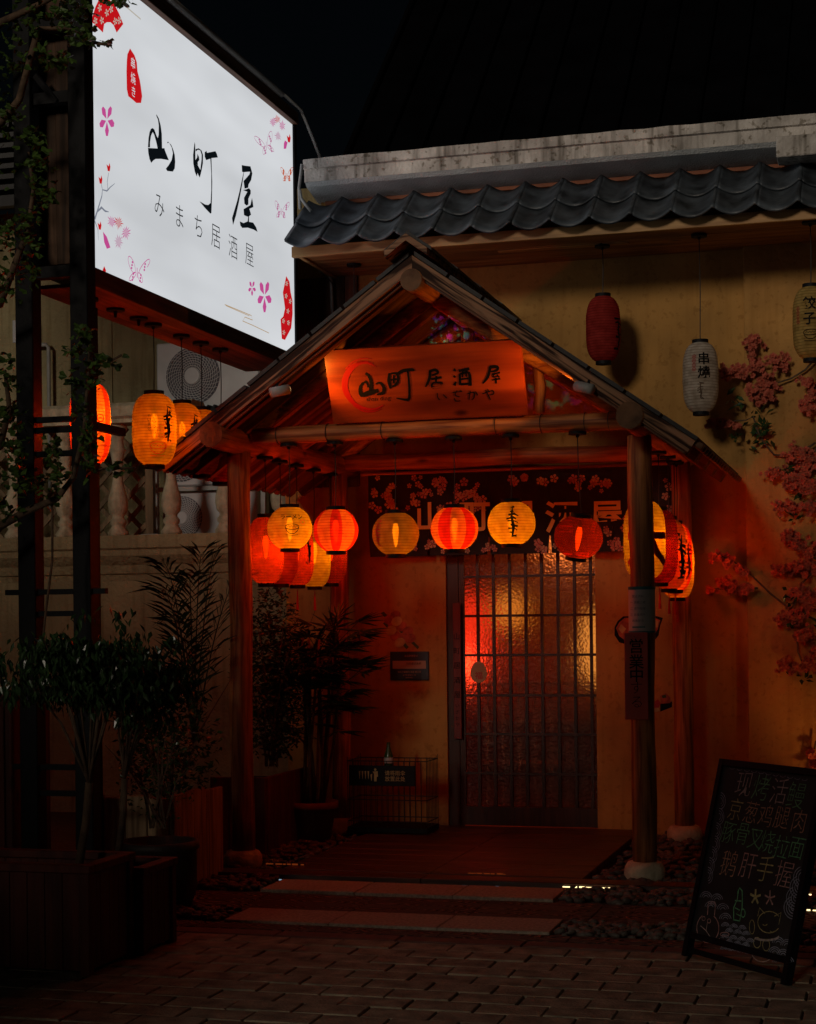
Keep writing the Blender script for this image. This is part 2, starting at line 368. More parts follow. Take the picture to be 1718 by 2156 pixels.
# ================================================================ THE GROUND
PY0, PY1 = 5.35, 7.66
gr = MB().box(-60, 60, -40, 60, -.3, -.012).done('ground', M['joint'], kind='structure')
pl, pw = .272, .165
pav = thing('paving', 'brown clay pavers in running bond in front of the porch', 'paving', (0, 0, 0))
del pav['label']; del pav['category']; pav['kind'] = 'structure'
pb = MB().box(-pl/2+.004, pl/2-.004, -pw/2+.004, pw/2-.004, -.034, 0, c=.004).done('paver', M['paver'], pav)
rows = int((PY1-PY0)/pw); first = True; far = MB(); cnt = 0
for r in range(-6, rows):
    y = PY1-pw*(rows-r)+pw/2
    for c in range(-26, 22):
        x = c*pl+(r % 2)*pl/2+.01*math.sin(r*3.1)-.9
        inview = -3.6 - .25*(7.6-y)*0 < x < .1 and y > 5.75
        
        if inview:
            cnt += 1
            q = pb if first else inst(pb, (0, 0, 0), pav)
            q.location = (x+R.uniform(-.002, .002), y+R.uniform(-.002, .002), R.uniform(-.003, .002)); q.rotation_euler = (R.uniform(-.008, .008), R.uniform(-.005, .005), R.uniform(-.006, .006)); first = False
        else: far.box(x-pl/2+.004, x+pl/2-.004, y-pw/2+.004, y+pw/2-.004, -.034, R.uniform(-.004, 0))
print('PAVERS', cnt)
far.done('paver', M['paver'], pav, kind='stuff')
# kerb and bands
def slab(name, x0, x1, y0, y1, z, m, kind='structure', c=.004): return tag(box(name, x0, x1, y0, y1, z-.06, z, m, None, c), kind=kind)
kb = thing('kerb', '', ''); del kb['label']; del kb['category']; kb['kind'] = 'structure'
k0 = box('kerb_stone', -.3, .3, PY1+.004, PY1+.13, -.06, .004, M['kerb'], kb, .006)
k0.location.x += -5.0
for i in range(1, 12): inst(k0, (i*.605, 0, 0), kb)
tp = thing('threshold_path', '', ''); del tp['label']; del tp['category']; tp['kind'] = 'structure'
def run(name, x0, x1, y0, y1, z, m, n, c=.004):
    L = (x1-x0)/n; out = None
    for i in range(n):
        out = box(name, x0+i*L+.0015, x0+(i+1)*L-.0015, y0, y1, z-.06, z+R.uniform(0, .002), m, tp, c)
run('carved_stone_band', -4.6, 1.0, 7.80, 7.955, .004, M['carved'], 9)
run('granite_slab', -3.27, -1.60, 7.97, 8.33, .014, M['granite'], 3)
run('carved_stone_band', -4.6, 1.0, 8.345, 8.90, .0, M['carved'], 9)
run('granite_slab', -3.44, -1.77, 8.925, 9.30, .014, M['granite'], 3)
run('deck_board', -4.25, .6, 9.385, 9.56, .03, M['deck'], 3)
y = 9.575; i = 0
while y < 11.8:
    d = .20 if i % 2 else .24
    run('deck_board', -3.55, -1.72, y, min(y+d, 11.84), .034, M['deck'], 2); y += d+.014; i += 1
tag(MB().box(-4.6, 1.0, 9.565, 11.88, -.06, -.012).box(-4.6, -3.28, 7.96, 8.34, -.06, -.02).box(-1.595, 1.0, 7.96, 8.34, -.06, -.02)
    .box(-4.6, -3.45, 8.905, 9.38, -.06, -.02).box(-1.765, 1.0, 8.905, 9.38, -.06, -.02).done('gravel_bed', M['soil']), kind='structure')
# pebbles
def pebbles(areas):
    mb = MB()
    bm = bmesh.new(); bmesh.ops.create_icosphere(bm, subdivisions=1, radius=1); bm.verts.index_update()
    IV = [v.co.copy() for v in bm.verts]; IF = [[v.index for v in f.verts] for f in bm.faces]; bm.free()
    for (x0, x1, y0, y1, n) in areas:
        for _ in range(n):
            s = R.uniform(.014, .034); E = Euler((R.uniform(-.3, .3), R.uniform(-.3, .3), R.uniform(0, 6.3))).to_matrix()
            c = Vector((R.uniform(x0+.02, x1-.02), R.uniform(y0+.02, y1-.02), R.uniform(-.005, .022)))
            k = Vector((1.3*s, R.uniform(.8, 1)*s, R.uniform(.5, .7)*s))
            mb.add([c+E @ Vector((p.x*k.x, p.y*k.y, p.z*k.z)) for p in IV], IF)
    return mb.done('pebbles', M['pebble'], None, True, label='dark river pebbles filling the beds beside the stone slabs and round the posts', cat='pebbles', kind='stuff')
pebbles([(-1.59, .6, 7.97, 8.33, 800), (-1.76, .6, 8.92, 9.36, 1000), (-4.4, -3.29, 7.97, 8.33, 300), (-4.4, -3.46, 8.92, 9.36, 350),
         (-1.70, .6, 9.58, 11.85, 1500), (-4.3, -3.57, 9.58, 11.8, 500)])

# ================================================================ THE MAIN BUILDING
WY = 11.9; SOF = 4.045; FY = 10.98; WX0 = -4.35; PX = -.976
B = thing('izakaya_building', 'ochre plastered izakaya front with sliding lattice door, tiled eave and white parapet', 'building', (-1.5, WY, 0))
DX0, DX1, DZ1 = -3.02, -2.035, 2.16
wb = MB().box(WX0, DX0-.105, WY, WY+.2, -.1, SOF+.2).box(DX0-.105, DX1, WY, WY+.2, DZ1, SOF+.2).box(DX1, PX, WY, WY+.2, -.1, SOF+.2)
wb.done('wall', M['plaster'], B)
box('pier', PX, 2.2, WY-.07, WY+.2, -.1, SOF+.2, M['plaster_pier'], B, .006)
# left end cladding boards
for i in range(6):
    x = WX0+.0+i*.098
    box('cladding_board', x+.002, x+.096, WY-.035, WY-.004, 2.5, SOF-.002, M['cladding'], B, .003)
# soffit boards, fascia
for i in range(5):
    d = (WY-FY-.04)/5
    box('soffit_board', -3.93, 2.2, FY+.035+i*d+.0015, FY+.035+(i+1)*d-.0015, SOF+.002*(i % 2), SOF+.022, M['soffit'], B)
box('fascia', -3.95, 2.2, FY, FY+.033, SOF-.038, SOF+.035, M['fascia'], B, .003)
box('fascia', -3.95, -3.918, FY+.034, WY-.01, SOF-.014, SOF+.10, M['fascia'], B, .003)
box('recessed_light_cover', -2.6, -1.7, 11.40, 11.46, SOF-.006, SOF-.001, M['fascia'], B)
# tile bed + tiles
TW = .262; TS = Vector((0, 11.42, 4.385)); TE = Vector((0, 10.90, 4.03))
sl_ = (TE-TS); TL = sl_.length; sdn = sl_.normalized(); nrm = Vector((0, sdn.z, -sdn.y)); nrm = nrm if nrm.z > 0 else -nrm
mk('tile_bed', [(x, y, z) for x in (-3.93, 2.2) for y, z in ((FY+.03, SOF+.028), (11.44, 4.34), (11.44, 4.30), (FY+.03, SOF+.022))], [(0, 1, 5, 4), (3, 7, 6, 2), (0, 4, 7, 3), (1, 2, 6, 5), (0, 3, 2, 1), (4, 5, 6, 7)], M['black'], B)
def tile_mesh():
    V = []; Fc = []; N = 14; K = 5; L = TL*.56
    prof = []
    for i in range(N+1):
        t = i/N
        z = -.052*math.sin(math.pi*min(1, t/.9))**.9 if t < .9 else .010*math.sin(math.pi*(t-.9)/.1)
        prof.append((t*(TW+.002), z))
    for side in (0, 1):
        for j in range(K+1):
            o = sdn*(L*j/K)
            for (x, z) in prof:
                e = -.006*(j/K)**3
                V.append(Vector((x, 0, 0))+o+nrm*(z+e+(0 if side == 0 else -.016)))
    W = N+1; H = (K+1)*W
    for j in range(K):
        for i in range(N):
            a = j*W+i; Fc.append((a, a+1, a+W+1, a+W)); Fc.append((a+H, a+H+W, a+H+W+1, a+H+1))
    for i in range(N):
        a = K*W+i; Fc.append((a, a+1, a+H+1, a+H)); a = i; Fc.append((a+1, a, a+H, a+H+1))
    for j in range(K):
        a = j*W; Fc.append((a, a+W, a+H+W, a+H)); a = j*W+N; Fc.append((a+W, a, a+H, a+H+W))
    return V, Fc
tv, tf = tile_mesh(); t0 = None
for row in (0, 1):
    for i in range(23):
        p = TS+sdn*(TL*(.46 if row == 0 else 0))+nrm*(.100 if row == 0 else .124)+Vector((-3.95+i*TW, 0, 0))
        if t0 is None: t0 = mk('roof_tile', [v+p for v in tv], tf, M['tile'], B, True); p0 = p; continue
        q = inst(t0, p-p0, B); q.rotation_euler = (R.uniform(-.0015, .0015), 0, R.uniform(-.001, .001))
# parapet with cove
prof = [(11.18, 4.715), (11.18, 4.655), (11.205, 4.65), (11.205, 4.53), (11.25, 4.505), (11.36, 4.465), (11.46, 4.415), (11.52, 4.385), (11.52, 4.74), (11.35, 4.74)]
def extr(name, prof, x0, x1, m, parent, n=1, sag=0):
    V = []; k = len(prof)
    for i in range(n+1):
        x = x0+(x1-x0)*i/n
        V += [Vector((x, y, z+(R.uniform(-sag, sag) if z > 4.7 else 0))) for y, z in prof]
    Fc = [(i*k+j, i*k+(j+1) % k, (i+1)*k+(j+1) % k, (i+1)*k+j) for i in range(n) for j in range(k)]
    Fc += [list(range(k)), [n*k+j for j in range(k)][::-1]]
    return mk(name, V, Fc, m, parent)
extr('parapet', [(11.18, 4.73), (11.18, 4.665), (11.205, 4.66), (11.205, 4.575), (11.6, 4.575), (11.6, 4.76), (11.3, 4.75)], -3.93, 2.4, M['concrete'], B, 40, .004)
extr('cove', [(11.203, 4.574), (11.235, 4.548), (11.47, 4.495), (11.60, 4.495), (11.60, 4.574)], -3.925, 2.4, M['cove'], B)
box('upper_wall', -3.9, 2.4, 11.475, 11.6, SOF+.1, 4.494, M['plaster'], B)
box('trim_strip', -3.86, -.62, 11.445, 11.473, 4.468, 4.493, M['redtrim'], B)
box('corbel', -.70, -.44, 11.08, 11.3, 4.44, 4.572, M['concrete'], B, .006)
# ribbed black roof behind
rb = MB(); rb.add([(-3.9, 11.6, 4.6), (3.5, 11.6, 4.6), (3.5, 16.5, 9.3), (-3.9, 16.5, 9.3)], [(0, 1, 2, 3)])
rb.done('roof_sheet', M['roofdark'], B)
r0 = None
for i in range(26):
    x = -3.85+i*.285
    if r0 is None:
        r0 = MB().tube([(x, 11.58, 4.62), (x, 16.5, 9.34)], .014, 6).done('roof_rib', M['roofdark'], B)
    else: inst(r0, (i*.285, 0, 0), B)
# pipe at the left end
MB().tube([at(632, 440, y=11.15), at(630, 395, y=11.15), at(636, 346, y=11.15)], .012).done('vent_pipe', M['greypipe'], B, True)
MB().tube([at(655, 445, y=11.15), at(634, 418, y=11.15), at(631, 400, y=11.15)], .012).done('vent_pipe', M['greypipe'], B, True)
MB().tube([at(672, 570, y=11.8), at(692, 574, y=11.8), at(697, 590, y=11.8), at(700, 680, y=11.8)], .011).done('vent_pipe', M['greypipe'], B, True)
MB().tube([at(676, 574, y=11.75), at(694, 590, y=11.75), at(705, 604, y=11.75), at(722, 612, y=11.75)], .005, 6).done('cable', M['wire'], B, True)

# door with lattice, panes and a lit room behind
D = box('door', DX0-.105, DX0-.02, WY+.03, WY+.09, 0, DZ1, M['doorwood'], B, .003)
tag(D)
MB().box(DX0-.018, DX0+.0, WY+.035, WY+.08, .0, DZ1).box(DX0+.001, DX1-.001, WY+.03, WY+.085, .03, .165).box(DX0+.001, DX1-.001, WY+.03, WY+.085, DZ1-.05, DZ1).done('door_frame', M['doorwood'], D)
vx = [at(930.6+.3542*x, 1400, y=WY+.05).x for x in (130, 218, 312, 408, 503, 598, 695, 793, 890)]+[DX1-.004]
hz = [at(1100, v, y=WY+.05).z for v in (1212.6, 1295.8, 1379, 1464, 1545.6, 1628.8)]
hz = [2.12]+hz+[.168]
for x in vx[:-1]: box('lattice_bar', x-.0105, x+.0105, WY+.036, WY+.058, .166, DZ1-.051, M['doorwood'], D)
for z in hz[1:-1]: box('lattice_bar', vx[0]+.011, vx[-1], WY+.032, WY+.054, z-.009, z+.009, M['doorwood'], D)
for i in range(len(vx)-1):
    for j in range(len(hz)-1):
        box('pane', vx[i]+.001, vx[i+1]-.001, WY+.062, WY+.068, hz[j+1]+.001, hz[j]-.001, M['glass'], D)
# rear sliding leaf seen through the lower glass
for x in [vx[i]+.045 for i in range(1, 7)]: box('rear_lattice_bar', x-.007, x+.007, WY+.10, WY+.12, .17, 1.05, M['log'], D)
for z in (1.05, .78, .48): box('rear_lattice_bar', vx[1], vx[7], WY+.098, WY+.118, z-.006, z+.006, M['logx'], D)
rm = MB().box(-4.2, -1.2, WY+1.9, WY+2.0, 0, 2.6).box(-4.3, -4.2, WY+.22, WY+2.0, 0, 2.6).box(-1.2, -1.1, WY+.22, WY+2.0, 0, 2.6).box(-4.3, -1.1, WY+.22, WY+2, 2.6, 2.7).box(-4.3, -1.1, WY+.22, WY+2, -.05, 0)
rm.done('room', M['roomwall'], B)
box('counter', -3.3, -1.9, WY+.8, WY+1.3, 0, .85, M['doorwood'], B, .01)
def roomlamp(u, v, yy, r, h, c, s, label):
    p = at(u, v, y=yy); t = thing('room_lantern', label, 'lantern', (p.x, p.y, p.z-h), 'lanterns glowing behind the door glass')
    MB().lathe([(r*.4, -h), (r*.9, -h*.75), (r, -h*.3), (r, h*.3), (r*.9, h*.75), (r*.4, h)], p, 16).done('lamp_shade', emis('room_lamp_glow', c, s), t, True)
    MB().lathe([(r*.42, h), (r*.42, h+.02)], p, 12).done('cap', M['black'], t)
    MB().tube([p+Vector((0, 0, h+.02)), (p.x, p.y, 2.6)], .003, 6).done('cord', M['wire'], t)
roomlamp(985, 1325, WY+.75, .15, .26, (1, .03, .008), 1.1, 'red lantern glowing through the left edge of the door glass')
roomlamp(1075, 1285, WY+.7, .10, .12, (1, .30, .03), .9, 'orange lantern glowing through the upper middle of the door glass')
roomlamp(1262, 1360, WY+.55, .12, .26, (1, .36, .06), .9, 'amber lantern glowing through the right edge of the door glass')
rl = bpy.data.lights.new('room_light', 'POINT'); rl.energy = 3.6; rl.color = (1, .24, .05); rl.shadow_soft_size = .2
ro = bpy.data.objects.new('room_light', rl); COL.objects.link(ro); ro.location = (-2.4, WY+1.0, 2.2)
rl2 = bpy.data.lights.new('room_light', 'POINT'); rl2.energy = 4.5; rl2.color = (1, .05, .015); rl2.shadow_soft_size = .15
ro2 = bpy.data.objects.new('room_light', rl2); COL.objects.link(ro2); ro2.location = (-3.2, WY+.6, 1.2)
# sign strip beside the door
fr = WALLFR(WY-.012)
def rect(mb, x0, x1, z0, z1, fr): return mb.prism([(x0, z0), (x1, z0), (x1, z1), (x0, z1)], fr)
a, b_ = at(953, 1270, y=WY-.01), at(972, 1556, y=WY-.01)
t = thing('door_plaque', 'narrow red vertical name board on the left door jamb', 'plaque', (a.x, WY-.01, b_.z))
box('board', a.x, b_.x, WY-.012, WY-.001, b_.z, a.z, mat('dark_red_paint', (.15, .018, .012), .6, .2), t, .002)
mb = MB(); f = lift(WALLFR(WY-.012), .003); cx = (a.x+b_.x)/2
for i, ch in enumerate('山町居酒屋'): text(mb, ch, f, cx, a.z-.24-.105*i, .052)
for i, ch in enumerate('いざかや'): text(mb, ch, f, cx, a.z-.74-.045*i, .032)
mb.done('lettering', M['ink'], t, kind='stuff')

# ================================================================ THE PORCH
P = thing('porch', 'timber entrance porch of peeled logs with a shingled gable roof', 'porch', (-2.64, 10.7, 0))
XC, YF, YB, HW = -2.64, 9.37, 11.86, 1.60
ZA, ZE = 3.605, 2.475                     # top of the barge boards at apex and eave
sl2 = (ZA-ZE)/HW
posts = [(-3.885, 9.80), (-1.405, 9.80), (-3.82, 11.56), (-1.385, 11.56)]
def knotty(p0, p1, r, seg=18, n=14, wob=.004):
    p0, p1 = Vector(p0), Vector(p1); a, b = R.uniform(0, 6), R.uniform(0, 6); d = (p1-p0).normalized(); o1 = d.orthogonal().normalized(); o2 = d.cross(o1)
    return [p0.lerp(p1, i/n)+o1*wob*math.sin(a+i*.9)+o2*wob*math.cos(b+i*.7) for i in range(n+1)], [r*(1+.03*math.sin(a*2+i*1.3)) for i in range(n+1)]
for i, (x, y) in enumerate(posts):
    pts, rr = knotty((x, y, .105), (x, y, 2.56), .071 if i < 2 else .066)
    MB().tube(pts, rr, 20).done('post', M['log'], P, True)
    rb_ = .115
    MB().lathe([(rb_*.8, -.02), (rb_*.98, .0), (rb_*1.04, .04), (rb_*1.0, .075), (rb_*.86, .1), (rb_*.7, .108)], (x, y, .0), 28).done('post_base', M['stone'], P, True)
def log(name, p0, p1, r, m, seg=20, ends=True):
    pts, rr = knotty(p0, p1, r); o = MB().tube(pts, rr, seg).done(name, m, P, True)
    if ends:
        d = (pts[1]-pts[0]).normalized()
        MB().tube([pts[0], pts[0]-d*.003], rr[0]*.985, seg).done('end_grain', M['logend'], o)
    return o
log('plate_log', (-3.885, YF-.02, 2.625), (-3.82, YB, 2.625), .076, M['logy'])
log('plate_log', (-1.40, YF-.02, 2.625), (-1.38, YB, 2.625), .076, M['logy'])
log('ridge_log', (XC, YF-.02, 3.462), (XC, YB, 3.462), .065, M['logy'])
log('tie_beam', (-3.78, 9.80, 2.655), (-1.45, 9.80, 2.655), .052, M['logx'], ends=False)
log('tie_beam', (-3.78, 11.56, 2.64), (-1.45, 11.56, 2.64), .058, M['logx'], ends=False)
for yy in (9.82, 10.7, 11.56):
    for s in (-1, 1):
        log('truss_log', (XC+s*1.22, yy, 2.66), (XC+s*.03, yy, 3.43), .052, M['logx'], ends=False)
for s in (-1, 1): log('strut', (XC+s*.62, 9.93, 2.73), (XC+s*.62, 9.93, 3.12), .035, M['log'], ends=False)
log('strut', (XC, 10.7, 2.72), (XC, 10.7, 3.4), .045, M['log'], ends=False)
for x in (-3.62, -3.30, -2.95, -2.25, -1.98, -1.72, -1.58):
    MB().tube([(x+.003*math.cos(a), 9.80+.0555*math.cos(a), 2.655+.0555*math.sin(a)) for a in [k*math.pi/8 for k in range(17)]], .0025, 5, False).done('binding_wire', M['wire'], P)
# sloped pieces: local frame s = along slope from the apex, n = outward
def slopebox(name, side, s0, s1, y0, y1, n0, n1, m, parent=None, c=0, zoff=0):
    L = Vector((side, 0, -sl2)).normalized(); N = Vector((side*sl2, 0, 1)).normalized(); A = Vector((XC, 0, ZA+zoff))
    mx = Matrix(((L.x, 0, N.x, A.x), (0, 1, 0, 0), (L.z, 0, N.z, A.z), (0, 0, 0, 1)))
    # own object frame so that the grain runs down the slope
    par = parent or P
    o = MB().box(s0, s1, y0, y1, n0, n1, None, c)
    me = bpy.data.meshes.new(name); me.from_pydata(o.v, [], o.f); me.update(); me.materials.append(m)
    ob = bpy.data.objects.new(name, me); COL.objects.link(ob); ob.parent = par
    if s0 < .03:
        for q in me.vertices:
            if q.co.x < .03: q.co.x = -q.co.z*sl2+.0008+s0
    base = ORG[par]
    ob.matrix_local = Matrix.Translation(-base) @ mx; ORG[ob] = base
    return ob
SLEN = math.hypot(HW, ZA-ZE)
for side in (-1, 1):
    slopebox('barge_board', side, .0, SLEN, YF, YF+.035, -.076, -.002, M['barge'])
    slopebox('barge_board', side, .0, SLEN-.02, YF+.037, YF+.06, -.092, -.02, M['ceil'])
    nb = 14; dd = (YB-YF-.07)/nb
    for k in range(nb):
        slopebox('roof_board', side, .02, SLEN-.02, YF+.065+k*dd+.002, YF+.065+(k+1)*dd-.002, -.016, -.001-.001*(k % 2), M['ceil'])
    for k in range(10):
        yy = YF+.14+k*.245
        slopebox('rafter', side, .10, SLEN-.03-.02*(k % 2), yy-.03, yy+.03, -.092, -.018, M['ceil'])
    ns = 8; st = SLEN/ns
    for k in range(ns):
        o = slopebox('shingle_board', side, max(.0, k*st-.03), (k+1)*st+.035, YF-.035+R.uniform(-.004, .004), YB, .012, .045, M['shingle'])
        tilt = Matrix.Rotation(rad(1.9), 4, 'Y')
        o.matrix_local = o.matrix_local @ Matrix.Translation((k*st, 0, 0)) @ tilt @ Matrix.Translation((-k*st, 0, .012))
        slopebox('shingle_board', side, k*st+.02, (k+1)*st+.002, YF-.012, YB-.01, .002, .024, M['shingle'])
    for k in range(19):
        slopebox('eave_tile', side, SLEN-.012, SLEN+.05, YF+.03+k*.128, YF+.03+k*.128+.06, -.03, .012, M['ceil'], c=.006)
# ridge cap: peaked box
cap = [(-.125, -.085), (-.125, -.045), (0, .045), (.125, -.045), (.125, -.085), (0, .005)]
V = [(XC+x, y, ZA+.05+z) for y in (YF-.13, YB) for x, z in cap]
mk('ridge_cap', V, [(0, 1, 2, 5), (2, 3, 4, 5), (6, 11, 8, 7), (8, 11, 10, 9)]+[(i, i+6, (i+1) % 6+6, (i+1) % 6) for i in range(6)], M['barge'], P)
for s in (-1, 1):
    for k in range(4):
        V = [(XC, YF-.09+k*.6, ZA+.118), (XC+s*.14, YF-.09+k*.6, ZA+.018), (XC+s*.14, YF+.53+k*.6, ZA+.008), (XC, YF+.53+k*.6, ZA+.108)]
        V += [(x, y, z-.02) for x, y, z in V]
        mk('ridge_shingle', V, [(0, 1, 2, 3), (7, 6, 5, 4), (0, 4, 5, 1), (1, 5, 6, 2), (2, 6, 7, 3), (3, 7, 4, 0)], M['shingle'], P)

# carved wooden sign, leaning forward
BLc, BRc, TLc, TRc = at(702, 892, y=9.735), at(1110, 874, y=9.735), at(681, 740, y=9.56), at(1098, 714, y=9.56)
X_ = (BRc-BLc); WID = X_.length; X_.normalize(); U_ = ((TLc-BLc)+(TRc-BRc))/2; HEI = U_.length; U_ = (U_-X_*U_.dot(X_)).normalized(); N_ = X_.cross(U_).normalized()
if N_.y > 0: N_ = -N_
SB = thing('carved_sign_board', 'varnished wooden sign carved with a red brush ring and black characters above the entrance', 'sign', tuple((BLc+BRc)/2))
c0 = BLc
def bbox(name, u0, u1, v0, v1, n0, n1, m):
    V = [c0+X_*u+U_*v+N_*n for u in (u0, u1) for v in (v0, v1) for n in (n0, n1)]
    me = bpy.data.meshes.new(name); o = mk(name, V, [(0, 1, 3, 2), (4, 6, 7, 5), (0, 4, 5, 1), (2, 3, 7, 6), (0, 2, 6, 4), (1, 5, 7, 3)], m, SB); return o
bbox('board', 0, WID, 0, HEI, -.035, 0, M['signwood'])
SF = (c0, X_, U_, N_)
def zp(x, y, x0, y0, s, W, Hh): return None
# ---- brush glyphs traced as outlines (photo crop units), reused on the light box and the wooden sign
G_SHAN = [[(343,195),(372,245),(395,330),(408,430),(412,600),(440,600),(445,625),(492,743),(400,727),(335,728),(308,745),(282,775),(262,730),(248,660),(243,597),(300,600),(358,603),(345,540),(318,440),(300,408),(280,450),(268,530),(268,590),(243,590),(250,480),(262,410),(278,370),(298,360),(318,375),(345,450),(360,480),(370,440),(372,330),(362,260),(343,215)],
          [(480,520),(470,540),(495,535),(525,590),(540,660),(525,740),(490,800),(455,845),(475,872),(540,878),(562,840),(568,760),(562,680),(545,620),(520,560)]]
G_CHO = [[(798,525),(805,560),(806,640),(808,740),(818,790),(835,800),(850,828),(868,860),(880,870),(860,950),(843,920),(832,895),(825,938),(800,880),(782,780),(780,680),(790,590)],
         [(808,612),(845,600),(880,625),(898,680),(897,780),(880,870),(866,862),(872,800),(880,740),(882,680),(865,625),(835,618),(812,640)],
         [(808,740),(828,710),(832,665),(850,705),(855,740),(835,765),(838,800),(818,790)],
         [(938,630),(918,650),(918,700),(935,742),(985,725),(996,900),(996,1100),(988,1250),(960,1275),(925,1270),(855,1230),(920,1310),(985,1378),(998,1370),(1004,1200),(1008,1000),(1002,850),(998,718),(1075,710),(1060,660),(1045,635),(970,650),(945,655)]]
G_YA = [[(1358,800),(1362,880),(1380,885),(1360,980),(1330,1120),(1300,1240),(1255,1390),(1243,1430),(1255,1515),(1290,1400),(1325,1240),(1355,1080),(1372,980),(1385,885),(1440,880),(1458,880),(1450,910),(1420,945),(1380,990),(1392,1080),(1435,1070),(1440,1030),(1470,980),(1485,900),(1462,815),(1400,808)],
        [(1372,1098),(1425,1118),(1385,1190),(1390,1260),(1415,1282),(1438,1270),(1438,1200),(1465,1140),(1465,1100),(1445,1075),(1410,1090)],
        [(1480,1190),(1462,1275),(1380,1325),(1385,1395),(1415,1410),(1435,1415),(1428,1470),(1380,1490),(1335,1470),(1342,1520),(1365,1548),(1430,1545),(1500,1568),(1547,1595),(1530,1540),(1495,1485),(1445,1475),(1445,1410),(1470,1390),(1450,1320),(1497,1300),(1490,1240)]]
# sign lettering: positions as fractions of the board (photo crop 740..1260 x 780..1020 at 3.304x)
def sfrac(x, y):   # crop px -> board u,v via bilinear inverse of the board corners
    TLp, TRp, BRp, BLp = Vector((62, 150)), Vector((1605, 58)), Vector((1655, 650)), Vector((140, 720))
    a, b = .5, .5
    for _ in range(12):
        p = TLp.lerp(TRp, a).lerp(BLp.lerp(BRp, a), b); ex = x-p.x; ey = y-p.y
        a += ex/1530; b += (ey + (ex/1530)*80)/580
    return a*WID, (1-b)*HEI
def wide(pts, ws):  # stroke with varying width -> polygon
    n = len(pts); Lf, Rt = [], []
    for i, p in enumerate(pts):
        q = Vector(pts[min(i+1, n-1)])-Vector(pts[max(i-1, 0)]); q.normalize(); nn = Vector((-q.y, q.x))
        Lf.append(Vector(p)+nn*ws[i]/2); Rt.append(Vector(p)-nn*ws[i]/2)
    return Lf+Rt[::-1]
def strokes(mb, fr, lst, d=0):
    for pts, ws in lst:
        P2 = [Vector(sfrac(*p)) for p in pts]; ws = [k*WID/1530 for k in (ws if isinstance(ws, list) else [ws]*len(pts))]
        # smooth resample
        Q, W2 = [], []
        n = len(P2)
        for i in range(n-1):
            p0, p1, p2, p3 = P2[max(i-1, 0)], P2[i], P2[i+1], P2[min(i+2, n-1)]
            for k in range(4):
                t = k/4; Q.append(.5*((2*p1)+(p2-p0)*t+(2*p0-5*p1+4*p2-p3)*t*t+(3*p1-p0-3*p2+p3)*t**3)); W2.append(ws[i]*(1-t)+ws[i+1]*t)
        Q.append(P2[-1]); W2.append(ws[-1])
        mb.prism(wide(Q, W2), fr, d)
SK = [([(400,320),(432,350),(445,400),(440,455)],[16,22,26,30]), ([(380,395),(358,430),(368,490),(440,470),(500,455)],[14,22,34,40,24]), ([(380,400),(405,385),(420,430)],[10,14,10]), ([(480,405),(515,395),(545,430),(540,470),(490,488)],[10,16,26,28,8]),
      ([(590,320),(585,380),(600,440)],[14,24,16]), ([(590,325),(640,320),(660,350),(650,400),(610,425)],[10,16,22,22,12]), ([(625,335),(622,400)],[14,12]), ([(600,372),(650,365)],[12,12]), ([(655,325),(700,300),(770,292),(785,302)],[22,26,24,12]), ([(735,300),(745,400),(748,500),(738,530)],[14,16,20,22]), ([(742,530),(700,525),(645,515)],[26,16,6]),
      ([(905,305),(950,292),(972,315),(925,335)],[18,22,18,12]), ([(910,300),(905,360),(875,425)],[20,24,10]), ([(920,365),(1000,350)],[16,18]), ([(960,340),(955,385)],[16,16]), ([(930,395),(925,425),(975,430),(1000,395),(930,395)],[16,18,20,22,14]),
      ([(1095,288),(1112,300)],[22,12]), ([(1092,340),(1110,350)],[20,12]), ([(1098,412),(1112,385)],[24,12]), ([(1135,300),(1215,282)],[20,22]), ([(1140,325),(1145,410)],[18,18]), ([(1140,325),(1212,315),(1220,415)],[14,22,26]), ([(1165,300),(1162,350)],[12,12]), ([(1192,295),(1190,345)],[12,12]), ([(1150,365),(1210,358)],[14,14]), ([(1150,405),(1215,400)],[18,16]),
      ([(1375,290),(1380,270),(1430,268),(1425,295),(1380,305)],[18,24,22,18,12]), ([(1375,280),(1355,350),(1318,398)],[18,22,10]), ([(1388,326),(1450,312)],[12,13]), ([(1414,320),(1394,346),(1436,340)],[9,10,8]), ([(1428,330),(1446,350)],[8,10]), ([(1388,372),(1452,360)],[11,13]), ([(1418,352),(1420,398)],[12,13]), ([(1370,410),(1466,394)],[15,20])]
HI = [([(965,475),(970,510),(985,530)],[5,8,5]), ([(1010,485),(1040,515)],[5,8]), ([(1085,470),(1150,462)],[7,6]), ([(1120,455),(1105,490),(1140,505)],[6,6,6]), ([(1098,515),(1110,538),(1145,535)],[6,8,5]), ([(1145,450),(1158,465)],[5,5]), ([(1200,480),(1250,468),(1250,510),(1232,528)],[6,8,8,6]), ([(1222,455),(1212,525)],[6,6]), ([(1262,462),(1280,492)],[6,6]), ([(1315,480),(1390,455),(1400,480),(1360,490)],[7,8,8,6]), ([(1340,450),(1378,528)],[6,9]), ([(1355,442),(1362,456)],[5,5])]
mb = MB()
for a_, b_i in ((0, 4), (4, 11), (11, 16), (16, 25), (25, 33)): mb.cut(); strokes(mb, lift(SF, .001), SK[a_:b_i], .003)
for a_, b_i in ((0, 2), (2, 5), (5, 9), (9, 12)): mb.cut(); strokes(mb, lift(SF, .001), HI[a_:b_i], .003)
mb.each('carved_character', M['ink'], SB)
mb = MB(); V, Fc = glyphs('shan ding', .012)
u0, v0 = sfrac(503, 523); text(mb, 'shan ding', lift(SF, .004), u0, v0, .036, .004, 1.12, rad(3.3)-.055); mb.done('lettering', M['ink'], SB, kind='stuff')
